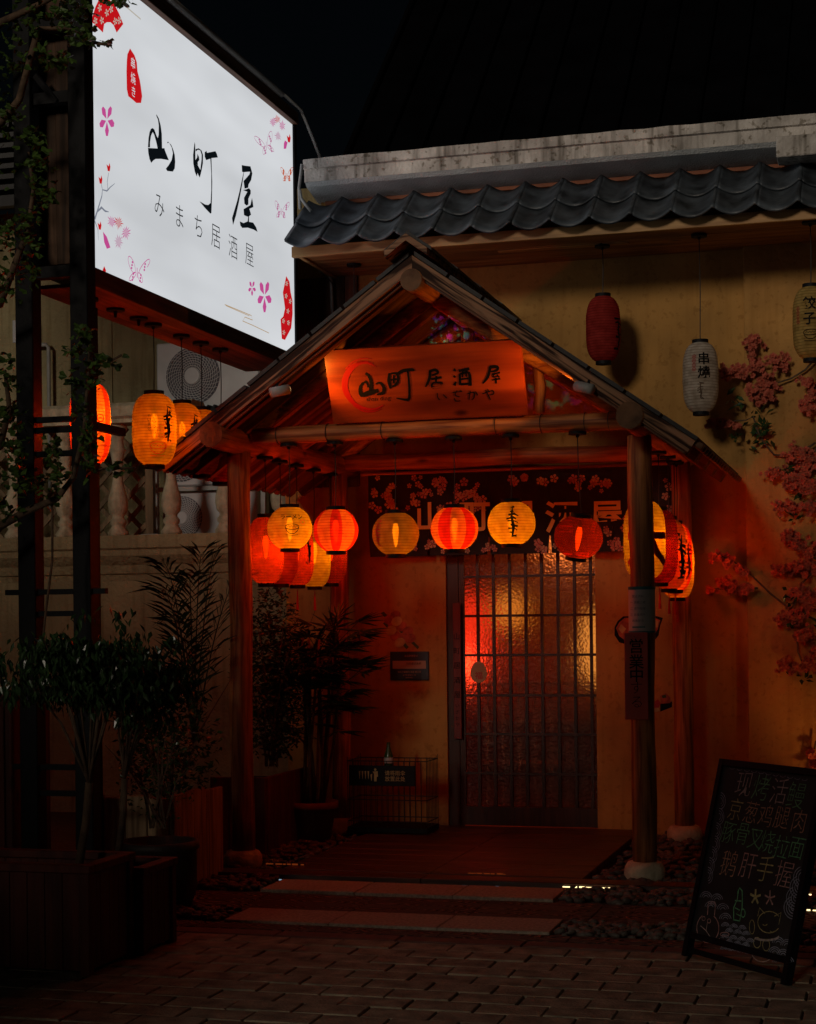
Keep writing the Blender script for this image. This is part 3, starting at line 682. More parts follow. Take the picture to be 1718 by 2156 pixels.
RING = [([(485,270),(430,245),(360,240),(285,285),(238,370),(245,470),(310,560),(400,600),(480,600),(545,570)],[4,12,28,42,50,48,34,22,14,4]), ([(450,210),(380,205),(300,235),(240,290)],[3,7,10,8]), ([(465,245),(400,228),(330,240)],[3,8,10]), ([(300,575),(380,618),(460,622),(530,598)],[6,12,10,3])]
mb = MB(); strokes(mb, lift(SF, .0005), RING, .002); mb.done('brush_ring', M['redring'], SB, kind='stuff')
# sign spot lamps
def spotlamp(u, v, target, label):
    p = at(u, v, y=9.34); t = thing('spot_lamp', label, 'spot lamp', tuple(p), 'spot lamps aimed at the carved sign')
    tgt = target; d = (tgt-p).normalized(); o1 = d.orthogonal()
    MB().tube([p-d*.03, p+d*.085], .03, 16).done('lamp_body', M['greypipe'], t, True)
    MB().tube([p+d*.0855, p+d*.088], .024, 16).done('lens', emis('lamp_lens', (1, .55, .22), 2.5), t)
    MB().tube([p, p+Vector((0, .035, .05))], .008, 8).done('bracket', M['black'], t)
    l = bpy.data.lights.new('sign_spot', 'SPOT'); l.energy = 17; l.color = (1, .32, .03); l.spot_size = rad(78); l.spot_blend = .9; l.shadow_soft_size = .02
    lo = bpy.data.objects.new('sign_spot', l); COL.objects.link(lo); lo.location = p+d*.1; lo.rotation_euler = d.to_track_quat('-Z', 'Y').to_euler()
sc_ = c0+X_*WID*.5+U_*HEI*.5
spotlamp(580, 825, c0+X_*.12+U_*HEI*.62, 'small grey spot lamp under the left slope of the gable')
spotlamp(1238, 818, c0+X_*(WID-.09)+U_*HEI*.6, 'small grey spot lamp under the right slope of the gable')

# ================================================================ LANTERNS
PAP = dict(cream=paper('cream_paper', (.88, .66, .18), through=.68), red=paper('red_paper', (.72, .10, .02), through=.80), white=paper('white_paper', (.85, .81, .72), through=.08),
           redpanel=paper('red_panel_paper', (.78, .05, .03), (.85, .36, .10), 5, .55, through=.66), orange=paper('orange_paper', (.88, .50, .08), through=.72),
           redorange=paper('red_orange_paper', (.82, .07, .03), (.88, .36, .10), 5, .6, through=.6), yellow=paper('yellow_paper', (.80, .62, .22), through=.08), redoff=paper('unlit_red_paper', (.62, .07, .06), through=.08))
BULB = emis('bulb_glow', (1, .50, .03), 2.0); BULBOFF = mat('unlit_bulb', (.5, .5, .48), .3)
def lprof(kind, r, h):
    if kind == 'round': return lambda t: r*math.sqrt(max(0, 1-(t*.915)**2))
    return lambda t: r*(max(0, 1-abs(t*.965)**3.4))**(1/2.5)
def lantern(u, v, yy, kind, r, h, col, power, label, canz=None, x=None, rot=0., tilt=None, prints=(), group='paper lanterns hung round the entrance', tint=(1, .40, .055), canopy=True, tassel=False):
    p = at(u, v, y=yy) if x is None else at(u, v, x=x)
    t = thing('paper_lantern', label, 'lantern', (p.x, p.y, p.z-h/2-.02), group)
    f = lprof(kind, r, h); ribs = 15 if kind == 'round' else 24; seg = 36
    T = Matrix.Translation(p)
    if tilt: T = T @ Euler(tilt).to_matrix().to_4x4()
    T = T @ Matrix.Rotation(rot, 4, 'Z')
    V, Fc, UV = [], [], []
    n = ribs*2
    for i in range(n+1):
        tt = -1+2*i/n; rr = f(tt)-(.0022 if i % 2 else 0)
        for k in range(seg+1):
            a = 2*math.pi*k/seg; w_ = 1+.006*math.sin(3*a+i*.5)+.004*R.uniform(-1, 1)
            V.append(T @ Vector((rr*w_*math.cos(a), rr*w_*math.sin(a), tt*h/2))); UV.append((k/seg, i/2+.065))
    Fc = [(i*(seg+1)+k, i*(seg+1)+k+1, (i+1)*(seg+1)+k+1, (i+1)*(seg+1)+k) for i in range(n) for k in range(seg)]
    mk('paper_body', V, Fc, PAP[col], t, True, UV)
    re = f(1)+.004; dz = .018 if kind == 'round' else .02
    MB().lathe([(re*.9, h/2-.004), (re, h/2-.004), (re, h/2+dz), (re*.9, h/2+dz)], (0, 0, 0), 28, T).done('top_ring', M['black'], t)
    MB().lathe([(re*.92, -h/2-dz), (re, -h/2-dz), (re, -h/2+.004), (re*.92, -h/2+.004)], (0, 0, 0), 28, T).done('bottom_ring', M['black'], t)
    bz = h*.18
    MB().lathe([(.002, bz-.125), (.006, bz-.12), (.012, bz-.095), (.016, bz-.065), (.019, bz-.035), (.019, bz-.015), (.015, bz+.005), (.010, bz+.02)], (0, 0, 0), 12, T).done('bulb_and_streak', BULB if power else BULBOFF, t, True)  # drawn out downward: the glowing shape also stands for the streak of light below
    MB().lathe([(.013, bz+.018), (.013, bz+.055), (.004, bz+.06)], (0, 0, 0), 10, T).done('lamp_holder', M['black'], t)
    top = T @ Vector((0, 0, h/2+dz)); hold = T @ Vector((0, 0, bz+.055))
    if canz:
        MB().tube([hold, top, (p.x+.004, p.y, (top.z+canz)/2), (p.x, p.y, canz-.014)], .0033, 6).done('cord', M['wire'], t, True)
        if canopy:
            MB().lathe([(.052, canz-.018), (.052, canz-.006), (.05, canz), ], (p.x, p.y, 0), 20).lathe([(.008, canz-.034), (.012, canz-.0182)], (p.x, p.y, 0), 10).done('ceiling_canopy', M['black'], t)
    # prints wrapped round the paper
    for (body, ang, zc, size, m, thin) in prints:
        if isinstance(body, str): GV, GF = glyphs(body, thin)
        else: GV, GF = body
        bm = bmesh.new(); vs = [bm.verts.new(q) for q in GV]
        for g in GF:
            try: bm.faces.new([vs[i] for i in g])
            except ValueError: pass
        for _ in range(3):
            lg = [e for e in bm.edges if e.calc_length()*size > .02]
            if not lg: break
            bmesh.ops.subdivide_edges(bm, edges=lg, cuts=1)
        bmesh.ops.triangulate(bm, faces=bm.faces[:]); bm.verts.index_update()
        W = []
        for q in bm.verts:
            z = zc+q.co.y*size; rr = f(max(-1, min(1, z/(h/2))))+.0035; a = ang+q.co.x*size/max(rr, .05)
            W.append(T @ Vector((rr*math.cos(a), rr*math.sin(a), z)))
        mk('printed_mark', W, [[q.index for q in g.verts] for g in bm.faces], m, t); bm.free()
    if tassel:
        MB().tube([T @ Vector((0, 0, -h/2-.02)), T @ Vector((0, 0, -h/2-.07)), T @ Vector((0, 0, -h/2-.16))], [.002, .005, .010], 8).done('tassel', M['redink'], t)
    if power:
        l = bpy.data.lights.new('lantern_light', 'POINT'); l.energy = power*LP_GAIN.get(col, 1.); l.color = TINTS.get(col, tint); l.shadow_soft_size = .05
        lo = bpy.data.objects.new('lantern_light', l); COL.objects.link(lo); lo.location = T @ Vector((.03, .03, bz-.075))
    return t
FRONT = -math.pi/2
LP_GAIN = dict(red=6.6, redpanel=5., redorange=6.5, cream=2.7, orange=2.8)
TINTS = dict(red=(1, .24, .02), redpanel=(1, .27, .02), redorange=(1, .3, .02), cream=(1, .36, .004), orange=(1, .34, .006))
def bowl():
    mb = MB(); fr = (Vector((0, 0, 0)), Vector((1, 0, 0)), Vector((0, 1, 0)), Vector((0, 0, 1)))
    E = lambda rx, ry, cy, a0=0, a1=6.283, n=26: [(rx*math.cos(a0+(a1-a0)*i/n), cy+ry*math.sin(a0+(a1-a0)*i/n)) for i in range(n+1)]
    mb.prism(wide(E(.5, .2, .15), [.05]*27), fr); mb.prism(wide([(-.5, .12), (-.38, -.15), (-.15, -.32), (.15, -.32), (.38, -.15), (.5, .12)], [.05]*6), fr)
    mb.prism(wide([(-.45, -.42), (0, -.46), (.45, -.42)], [.04]*3), fr)
    for k in range(4): mb.prism(wide([(-.35+k*.2, .12), (-.25+k*.2, .22), (-.15+k*.2, .1)], [.03]*3), fr)
    return mb.v, mb.f
def scene_art(seed):
    q = random.Random(seed); mb = MB(); fr = (Vector((0, 0, 0)), Vector((1, 0, 0)), Vector((0, 1, 0)), Vector((0, 0, 1)))
    x = 0
    for k in range(9):
        y = -1+k*.25; pts = [(q.uniform(-.3, .3), y+q.uniform(-.1, .1)) for _ in range(3)]
        mb.prism(wide([(pts[0][0]-.15, pts[0][1]), (pts[1][0], y+.08), (pts[2][0]+.15, pts[2][1])], [q.uniform(.05, .18) for _ in range(3)]), fr)
    mb.prism(wide([(0, -1), (.08, -.3), (-.05, .4), (.03, 1)], [.1, .22, .16, .05]), fr)
    return mb.v, mb.f
def rings(n):
    mb = MB(); fr = (Vector((0, 0, 0)), Vector((1, 0, 0)), Vector((0, 1, 0)), Vector((0, 0, 1)))
    for k in range(n):
        mb.prism(wide([(.4*math.cos(a), -k+.4*math.sin(a)) for a in [j*.45 for j in range(15)]], [.12]*15), fr)
        mb.prism([(-.2, -k-.08), (.2, -k-.08), (.2, -k+.08), (-.2, -k+.08)], fr)
    return mb.v, mb.f
# six round ones under the front tie beam
CZ = 2.600
lantern(610, 1112, 9.80, 'round', .138, .255, 'cream', 1.0, 'lit cream round lantern printed with a noodle bowl', CZ, prints=[('ラーメン', FRONT+.45, .062, .036, M['ink'], .015), (bowl(), FRONT+.45, -.012, .085, M['ink'], 0), ('○', FRONT+.95, .03, .04, M['redink'], 0)])
lantern(707, 1117, 9.80, 'round', .138, .255, 'redpanel', 1.0, 'lit red round lantern with orange panels next to the noodle bowl lantern', CZ, rot=.3, tint=(1, .30, .04))
lantern(833, 1124, 9.80, 'round', .142, .25, 'cream', .30, 'dim cream round lantern below the left end of the carved sign', CZ, rot=.4, prints=[(scene_art(3), FRONT-1.0, 0, .07, M['redink'], 0)])
lantern(957, 1113, 9.80, 'round', .143, .25, 'redpanel', 1.1, 'lit red round lantern with pale panels hanging below the middle of the sign', CZ, rot=1.0, tint=(1, .30, .04))
lantern(1077, 1102, 9.80, 'round', .143, .25, 'cream', 1.5, 'bright cream round lantern with a dark figure print', CZ, rot=1.2, prints=[(scene_art(5), FRONT-.95, 0, .085, M['ink'], 0)])
lantern(1218, 1131, 9.80, 'round', .143, .24, 'red', .28, 'dim crooked red round lantern nearest the right front post', CZ, tilt=(.12, .16, 0), tint=(1, .2, .03))
# left side row
RX = lambda y: -3.81
GL = 'long lanterns hung along the left side of the porch'
for (yy, v, col, pw_, lab, pr) in [(10.04, 1159, 'red', 1.2, 'bright red long lantern beside the left front post', ()),
        (10.31, 1162, 'cream', 0, 'unlit brownish long lantern behind the noodle bowl lantern', ()),
        (10.62, 1166, 'red', .75, 'red long lantern hanging between the two leftmost round lanterns', [(scene_art(8), FRONT+1.1, .02, .09, M['ink'], 0)]),
        (10.97, 1171, 'cream', .75, 'cream long lantern lowest in the row left of the door', ()),
        (11.33, 1166, 'red', .3, 'deep red long lantern beside the left rear post', ())]:
    lantern(0, 0, 0, 'long', .118, .43, col, pw_, lab, 2.55, prints=pr, group=GL, tassel=(yy in (10.62, 10.97))) if False else None
    dd_ = ray(859, v); u_ = CX+F_PX*math.tan(YAW-math.atan(3.81/yy))
    lantern(u_, v, None, 'long', .112, .42, col, pw_, lab, 2.555, x=-3.81, prints=pr, group=GL, tassel=(yy in (10.62, 10.97)), tint=(1, .34, .045))
# right side row
GR = 'long lanterns hung along the right side of the porch'
for (u_, v, xx, col, pw_, lab, pr, r, h) in [(1357, 1137, -1.46, 'cream', 1.3, 'large bright yellow long lantern half hidden by the right front post', [('大', FRONT+.35, -.02, .30, M['redink'], .03)], .128, .47),
        (1388, 1151, -1.42, 'red', .12, 'dark red long lantern just behind the large yellow one', (), .118, .46),
        (1408, 1167, -1.40, 'orange', .22, 'dim orange brown long lantern with a black figure, third in the right side row', [(scene_art(11), FRONT+.9, -.02, .14, M['ink'], 0)], .115, .45),
        (1421, 1173, -1.40, 'redorange', 1.0, 'glowing orange red long lantern second from the rear on the right', [(scene_art(12), FRONT+1.0, -.02, .12, M['redink'], 0)], .115, .44),
        (1426, 1190, -1.40, 'cream', 1.1, 'rearmost yellow long lantern of the right side row', (), .113, .44)]:
    a_ = math.atan((u_-CX)/F_PX)-YAW; yy = xx/math.tan(a_)
    lantern(u_, v, None, 'long', r, h, col, pw_, lab, 2.555, x=xx, prints=pr, group=GR, tassel=True, tint=(1, .36, .05))
# under the eave
GE = 'unlit long lanterns under the tiled eave'
lantern(1270, 693, 11.45, 'long', .118, .44, 'redoff', 0, 'unlit plain red long lantern above the right slope of the porch roof', SOF, prints=[(scene_art(14), FRONT+1.2, -.05, .1, M['ink'], 0)], group=GE)
lantern(1475, 795, 11.35, 'long', .118, .46, 'white', 0, 'unlit white long lantern with black characters above the pink blossom', SOF, prints=[('串', FRONT+.3, .11, .085, M['ink'], .02), ('燒', FRONT+.3, .02, .085, M['ink'], .02), (rings(4), FRONT-.25, .125, .028, M['redink'], 0), (scene_art(15), FRONT+.1, -.1, .05, M['bark'], 0)], group=GE)
lantern(1708, 680, 11.2, 'long', .118, .46, 'yellow', 0, 'unlit pale yellow long lantern with a dumpling print at the right edge', SOF, prints=[('餃', FRONT-.05, .11, .085, M['ink'], .02), ('子', FRONT-.05, .01, .085, M['ink'], .02), (rings(4), FRONT-.7, .08, .028, M['redink'], 0), (bowl(), FRONT+.0, -.09, .09, M['ink'], 0)], group=GE)
p = at(745, 556, z=SOF); t = thing('ceiling_lamp_hook', 'bare black canopy with an empty cord under the left end of the eave', 'lamp canopy', tuple(p))
MB().lathe([(.05, -.016), (.052, -.004), (.05, 0)], p, 20).done('ceiling_canopy', M['black'], t); MB().tube([p, p-Vector((0, 0, .5))], .003, 6).done('cord', M['wire'], t)

# ================================================================ THE LIGHT BOX SIGN ON ITS STEEL FRAME
BX, BY0, BY1, BZ0, BZ1, BXb = -4.03, 8.10, 11.25, 3.385, 5.0, -4.40
K = thing('billboard', 'large backlit white shop sign with black brush characters and pink blossoms', 'shop sign', (-4.2, 9.7, BZ0-.13))
box('light_panel', BX-.02, BX, BY0, BY1, BZ0, BZ1, M['lit_white'], K)
box('sign_box', BXb, BX-.021, BY0+.03, BY1, BZ0-.002, BZ1, M['boxwood'], K)
box('bottom_board', BX-.022, BX+.012, BY0, BY1, BZ0-.105, BZ0-.003, M['boxwood'], K, .003)
for i in range(4):
    w_ = (BX-.024-BXb)/4; box('soffit_board', BXb+i*w_+.001, BXb+(i+1)*w_-.001, BY0+.03, BY1, BZ0-.10, BZ0-.08+.001*(i % 2), M['boxwood'], K)
box('top_board', BX-.10, BX+.04, BY0-.02, BY1+.02, BZ1+.002, BZ1+.085, M['boxwood'], K, .003)
MB().tube([(BX+.05, BY0-.02, BZ1+.105), (BX+.05, BY1-.35, BZ1+.105)], .022, 12).done('top_pipe', M['greypipe'], K, True)
MB().tube([(BX+.05, BY1-.5, BZ1+.115), (BX+.06, BY1+.02, BZ1+.10), (BX+.10, BY1+.12, BZ1-.05), (BX+.2, BY1+.3, BZ1-.42)], .012, 8).done('downpipe', M['greypipe'], K, True)
box('end_trim', BX-.03, BX+.012, BY1+.001, BY1+.05, BZ0-.1, BZ1+.08, M['black'], K)
nb = 4
for i in range(nb):
    w_ = (BX-BXb-.06)/nb
    box('end_board', BXb+.02+i*w_+.001, BXb+.02+(i+1)*w_-.001, BY0+.005+.004*(i % 2), BY0+.028, BZ0+.02, BZ1, M['panelwood'], K, .002)
FR = (Vector((BX+.002, 0, 0)), Vector((0, 1, 0)), Vector((0, 0, 1)), Vector((1, 0, 0)))
def bp2(u, v): q = at(u, v, x=BX+.002); return (q.y, q.z)
mb = MB()
for G_ in (G_SHAN, G_CHO, G_YA):
    mb.cut()
    for g in G_: mb.prism([bp2(268.4+.17708*x, 205.8+.17708*y) for x, y in g], FR)
for ch, x, y, s in (('み', 380, 1285, .155), ('ま', 620, 1410, .16), ('ち', 845, 1530, .16), ('居', 1050, 1650, .165), ('酒', 1255, 1775, .165), ('屋', 1450, 1870, .165)):
    q = bp2(268.4+.17708*x, 205.8+.17708*y); text(mb, ch, FR, q[0], q[1], s, -.012)
mb.each('brush_character', M['lit_black'], K)
def poly(pts, col, lvl=0, mbx=None):
    f = lift(FR, .002*lvl); (mbx or ART.setdefault((MOT[0], col, lvl), MB())).prism([bp2(*p) for p in pts], f)
ART = {}; MOT = [0, 'printed_fan']; MN = {0: 'printed_fan'}
def motif(n): MOT[0] += 1; MN[MOT[0]] = n
def curve(pts, ws, col, lvl=0):
    Q = [Vector(bp2(*p)) for p in pts]; ART.setdefault((MOT[0], col, lvl), MB()).prism(wide(Q, [w_*.0027 for w_ in ws]), lift(FR, .002*lvl))
# fan upper left
k = .375
Z1 = lambda x, y: (x*k, y*k)
poly([Z1(*p) for p in [(560,-12),(610,-6),(640,20),(668,75),(692,135),(655,183),(637,140),(620,125),(600,125),(585,135),(578,183),(518,125),(520,90),(535,40)]], 'red')
for (x, y) in ((558,45),(598,72),(622,52),(534,118),(570,115),(645,120),(668,115)):
    c = Z1(x, y)
    for a in range(5):
        a_ = a*1.2566+.6; poly([c, (c[0]+3.6*math.cos(a_-.35), c[1]+6.6*math.sin(a_-.35)), (c[0]+4.6*math.cos(a_), c[1]+9*math.sin(a_)), (c[0]+3.6*math.cos(a_+.35), c[1]+6.6*math.sin(a_+.35))], 'cream', 1)
motif('printed_line'); curve([Z1(655, 0), Z1(720, 48), Z1(790, 108)], [3, 3, 3], 'cream')
# seal
ed = [(730,272),(755,310),(768,350),(772,400),(785,450),(790,480),(798,540),(792,578),(765,578),(745,560),(720,540),(712,500),(710,400),(712,340),(715,305)]
motif('printed_seal'); poly([Z1(*p) for p in ed], 'red')
mb = MB()
for ch, x, y in (('串', 745, 355), ('燒', 746, 440), ('き', 748, 515)):
    q = bp2(x*k, y*k); text(mb, ch, lift(FR, .002), q[0], q[1], .066, .006, .95)
mb.each('seal_character', M['lit_white'], K)
# blossoms, branches, butterflies
def star(u, v, r, col, n=12, asp=1.5):
    motif('printed_blossom')
    for i in range(n):
        a = i*6.283/n+.2; ln = r*R.uniform(.7, 1.1)
        poly([(u, v), (u+ln*.55*math.cos(a-.14), v+ln*.55*asp*math.sin(a-.14)), (u+ln*math.cos(a), v+ln*asp*math.sin(a)), (u+ln*.55*math.cos(a+.14), v+ln*.55*asp*math.sin(a+.14))], col, 1)
def flower(u, v, r, col, asp=2., n=5, ph=.3):
    motif('printed_blossom')
    for i in range(n):
        a = i*6.283/n+ph; C, S_ = math.cos, math.sin
        poly([(u+.1*r*C(a), v+.1*r*asp*S_(a)), (u+.7*r*C(a-.38), v+.7*r*asp*S_(a-.38)), (u+r*C(a-.12), v+r*asp*S_(a-.12)), (u+r*C(a+.12), v+r*asp*S_(a+.12)), (u+.7*r*C(a+.38), v+.7*r*asp*S_(a+.38))], col, 0)
flower(225, 253, 16, 'pink', 2.1)
for x, y, c in ((625,1245,'pink'),(665,1250,'red'),(705,1305,'pink'),(665,1358,'pale'),(1530,685,'pink'),(1582,705,'pink'),(1560,765,'pale'),(1555,670,'red')): star(x*k, y*k, 11 if y > 1000 else 8, c)
for x, y in ((610,942),(565,1012),(560,1270),(1622,780)): motif('printed_bud'); poly([Z1(x-12, y-20), Z1(x, y-8), Z1(x+4, y-28), Z1(x+10, y-6), Z1(x+6, y+20), Z1(x-5, y+18)], 'red')
motif('printed_bud'); poly([Z1(578,1300),Z1(600,1330),Z1(620,1390),Z1(600,1397),Z1(585,1360)], 'pink'); motif('printed_bud'); poly([Z1(1600,788),Z1(1614,800),Z1(1606,835),Z1(1593,836),Z1(1594,805)], 'pink')
motif('printed_branch'); curve([Z1(532,1230),Z1(548,1180),Z1(572,1100),Z1(575,1065),Z1(568,1030)], [5,4,3,2,2], 'grey'); curve([Z1(575,1065),Z1(600,1072),Z1(620,1050),Z1(645,1030)], [2,3,2,1], 'grey'); curve([Z1(606,1072),Z1(602,1020),Z1(610,970)], [2,2,1.5], 'grey')
curve([Z1(545,1190),Z1(570,1165),Z1(590,1185),Z1(612,1190)], [3,5,4,1], 'grey'); curve([Z1(532,1240),Z1(550,1290),Z1(552,1350)], [3,2,1], 'grey')
def butterfly(u, v, s, col, rot=0):
    motif('printed_butterfly')
    c, sn = math.cos(rot), math.sin(rot)
    for sx in (-1, 1):
        for (ox, oy, rx, ry) in ((.75, -.75, .45, .95), (.45, .6, .32, .55)):
            pts = [(ox*sx+rx*math.cos(a)*.75-ry*math.sin(a)*.45*sx*(1 if oy < 0 else -1)*-1*-1, oy+ry*math.sin(a)) for a in [j*.524 for j in range(13)]]
            Q = [(u+s*(x*c-y*sn), v+s*(x*sn+y*c)) for x, y in pts]; curve(Q, [1.6]*13, col)
            for j in range(3): q = (u+s*((ox*sx)*c-(oy-.3+.35*j)*sn), v+s*((ox*sx)*sn+(oy-.3+.35*j)*c)); poly([(q[0]-2, q[1]), (q[0], q[1]-3), (q[0]+2, q[1]), (q[0], q[1]+3)], col, 1)
    curve([(u, v-s*.5), (u, v+s*.7)], [2.5, 2], col)
o3 = lambda x, y: (x*k, 492+y*k)
butterfly(*o3(770, 215), 18, 'pink', .15); butterfly(1495*k, 815*k, 15, 'pale', -.3); butterfly(1610*k, 985*k, 10, 'orange', 0); butterfly(1580*k, 1185*k, 12, 'pale', .1)
flower(*o3(1415, 305), 8, 'pink', 2.); flower(*o3(1485, 350), 15, 'pink', 2.3)
motif('printed_fan'); poly([o3(*p) for p in [(1607,238),(1625,270),(1632,330),(1642,375),(1643,450),(1635,530),(1600,597),(1582,590),(1575,480),(1590,465),(1600,420),(1588,330)]], 'red')
for (x, y) in ((1608,280),(1605,350),(1628,380),(1615,435),(1618,500),(1590,490),(1592,555)):
    c = o3(x, y)
    for a in range(5):
        a_ = a*1.2566; poly([c, (c[0]+2.4*math.cos(a_-.35), c[1]+4.6*math.sin(a_-.35)), (c[0]+3.2*math.cos(a_), c[1]+6*math.sin(a_)), (c[0]+2.4*math.cos(a_+.35), c[1]+4.6*math.sin(a_+.35))], 'cream', 1)
motif('printed_line'); curve([o3(1262,398),o3(1340,430),o3(1412,460),o3(1418,485),o3(1375,468),o3(1362,490),o3(1420,515),o3(1510,558)], [2]*8, 'gold')
curve([o3(1268,404),o3(1345,438),o3(1400,462)], [1.5]*3, 'gold')
motif('printed_bud'); poly([o3(576,205),o3(585,182),o3(595,205),o3(594,222),o3(580,214)], 'red')
for (mi, col, lvl), m_ in ART.items():
    o = m_.done(MN[mi] if lvl == 0 else MN[mi]+'_detail', M['lit_'+col], K)
    if MN[mi] in ('printed_butterfly', 'printed_branch', 'printed_blossom', 'printed_line') or lvl: o['kind'] = 'stuff'
# steel frame (two posts with rungs)
T_ = thing('billboard_support', 'black steel ladder frame of two posts carrying the billboard', 'sign support', (-4.25, 8.02, 0))
pBx = at(183, 1240, y=8.02).x; pAx = at(68, 1240, y=8.02).x
for x in (pAx, pBx): box('post', x-.05, x+.05, 7.96, 8.06, 0, 5.6, M['black'], T_, .004)
box('post', pAx-.05, pAx+.05, 8.62, 8.72, 0, 5.2, M['black'], T_, .004)
for v in (883, 905, 955, 1246, 1292, 1615, 1670): 
    z = at(120, v, y=8.0).z; box('rung', pAx+.051, pBx-.051, 7.985, 8.02, z-.014, z+.014, M['black'], T_)
z = at(120, 1246, y=8.0).z; box('rung', pAx-.14, pAx-.051, 7.985, 8.02, z-.014, z+.014, M['black'], T_); box('rung', pBx+.051, pBx+.12, 7.985, 8.02, z-.014, z+.014, M['black'], T_)
for v in (50, 205, 572): z = at(120, v, y=8.0).z; box('rung', pAx+.051, pBx-.051, 7.99, 8.05, z-.03, z+.03, M['black'], T_)
MB().tube([at(75, 160, y=7.99), at(120, 215, y=7.99)], .02, 4).done('brace', M['black'], T_)
z = at(120, 1615, y=8.0).z; box('rung', pAx-.5, pAx-.051, 7.985, 8.02, z-.014, z+.014, M['black'], T_)
z = at(200, 893, y=8.0).z; box('bracket_arm', pBx+.01, pBx+.05, 8.061, 8.40, z-.02, z+.02, M['black'], T_)
# canopies and lanterns below
CB = BZ0-.10; LXX = -4.22
def byu(u, v): return at(u, v, z=CB)
for i, (u, v) in enumerate(((243, 650), (292, 668))):
    q = byu(u, v); t = thing('ceiling_lamp_hook', ('bare black lamp canopy under the billboard nearest the steel post', 'bare black lamp canopy under the billboard second from the steel post')[i], 'lamp canopy', tuple(q), 'bare lamp canopies under the billboard')
    MB().lathe([(.052, -.014), (.052, 0)], q, 20).lathe([(.007, -.05), (.012, -.0142)], q, 10).done('ceiling_canopy', M['black'], t)
GB = 'lit lanterns hung under the billboard'
PR = [(scene_art(23), FRONT+.75, .02, .10, M['ink'], 0), (rings(2), FRONT+.45, .0, .042, M['redink'], 0), ('い\nら\nっ\nし', FRONT+.12, .02, .030, M['ink'], 0), ('ゃ\nい\nま\nせ', FRONT-.1, .03, .026, M['ink'], 0), (bowl(), FRONT+.3, -.12, .10, M['redink'], 0)]
for (uc, vc, ul, vl, col, pw_, r, h, lab, pr) in [
        (342, 689, 325, 905, 'orange', 1.6, .132, .42, 'large amber lantern with black characters at the near end under the billboard', PR),
        (384, 706, 384, 920, 'orange', 1.3, .125, .41, 'amber lantern second in the row below the billboard', PR[:3]),
        (428, 722, 425, 932, 'orange', 1.3, .125, .41, 'amber lantern third in the row, partly behind the porch roof tip', ()),
        (470, 736, 466, 946, 'redorange', .5, .135, .43, 'red amber lantern mostly hidden behind the porch roof tip', ())]:
    q = byu(uc, vc); lantern(ul, vl, None, 'long', r, h, col, pw_, lab, CB, x=q.x, rot=.3, prints=pr, group=GB, tint=(1, .40, .045))
q = byu(196, 632)
q = at(190, 892, y=8.42)
lantern(190, 892, 8.42, 'long', .112, .44, 'redorange', 1.4, 'orange and red striped lantern seen behind the two steel posts', CB, rot=.2, prints=[(rings(3), FRONT+.75, .02, .05, M['redink'], 0), (bowl(), FRONT+1.15, -.08, .10, M['redink'], 0)], group=GB, tint=(1, .34, .04))

# ================================================================ THE LEFT BUILDING WITH TERRACE
Lb = thing('neighbouring_building', 'beige stucco building with moulded ledge and upper terrace wall behind the billboard', 'building', (-6, 12.6, 0))
LY = 12.45; LZ = 2.215
box('wall', -9.5, WX0-.001, LY+.06, LY+.3, -.1, LZ-.2, M['stucco'], Lb)
extr('ledge', [(LY-.10, LZ), (LY-.10, LZ-.10), (LY-.075, LZ-.115), (LY-.075, LZ-.16), (LY-.04, LZ-.2), (LY+.0, LZ-.235), (LY+.02, LZ-.30), (LY+.045, LZ-.31), (LY+.06, LZ-.36), (LY+.4, LZ-.36), (LY+.4, LZ)], -9.5, WX0-.002, M['stucco'], Lb)
box('terrace_floor', -9.5, WX0-.3, LY+.4, 13.6, LZ-.1, LZ-.05, M['stucco'], Lb)
box('upper_wall', -9.5, -3.6, 13.6, 13.8, LZ-.05, 5.18, M['stucco'], Lb)
for u in (235, 237+5): pass
for u, w_ in ((232, .02), (168, .012)):
    x = at(u, 800, y=13.59).x; box('wall_groove_trim', x-w_, x+w_, 13.585, 13.599, LZ, 5.1, M['stucco'], Lb)
x = at(100, 750, y=13.5).x; MB().tube([(x-.3, 13.52, 3.98), (x-.02, 13.52, 3.98), (x, 13.52, 3.95), (x, 13.52, LZ+.3)], .018, 10).done('drain_pipe', M['greypipe'], Lb, True)
x = at(35, 600, y=13.5).x; box('junction_box', x-.02, x+.16, 13.45, 13.58, 4.0, 4.2, M['white'], Lb, .005)
# dark roof above the wall with louvres
for i in range(9):
    z = 5.19+i*.11; box('roof_louvre', -9.5, -6.75, 13.2+i*.06, 13.5+i*.06, z, z+.05, M['roofmetal'], Lb, .004)
box('roof_gutter', -9.5, -6.75, 13.12, 13.2, 5.12, 5.2, M['roofmetal'], Lb)
# balustrade
BA = thing('balustrade', 'carved stone balustrade on the ledge of the beige building', 'balustrade', (-6, LY, LZ))
bprof = [(.075, 0), (.08, .03), (.06, .06), (.048, .085), (.062, .10), (.062, .125), (.045, .145), (.045, .165), (.066, .19), (.076, .25), (.072, .31), (.052, .38), (.038, .45), (.036, .52), (.048, .535), (.048, .555), (.038, .57), (.044, .62), (.056, .685), (.062, .70), (.045, .715), (.05, .74), (.04, .77), (.05, .79), (.058, .83), (.075, .87), (.075, .90)]
b0 = None; xs = [at(u, 1000, y=LY+.06).x for u in (30, 145, 250, 360)]; stp = (xs[-1]-xs[0])/3
for i in range(-2, 6):
    x = xs[0]+i*stp
    if x > WX0-.12: break
    if b0 is None: b0 = MB().lathe([(r*1.08, z) for r, z in bprof], (x, LY+.06, LZ), 20).done('baluster', M['stone'], BA, True); xb = x
    else: inst(b0, (x-xb, 0, 0), BA)
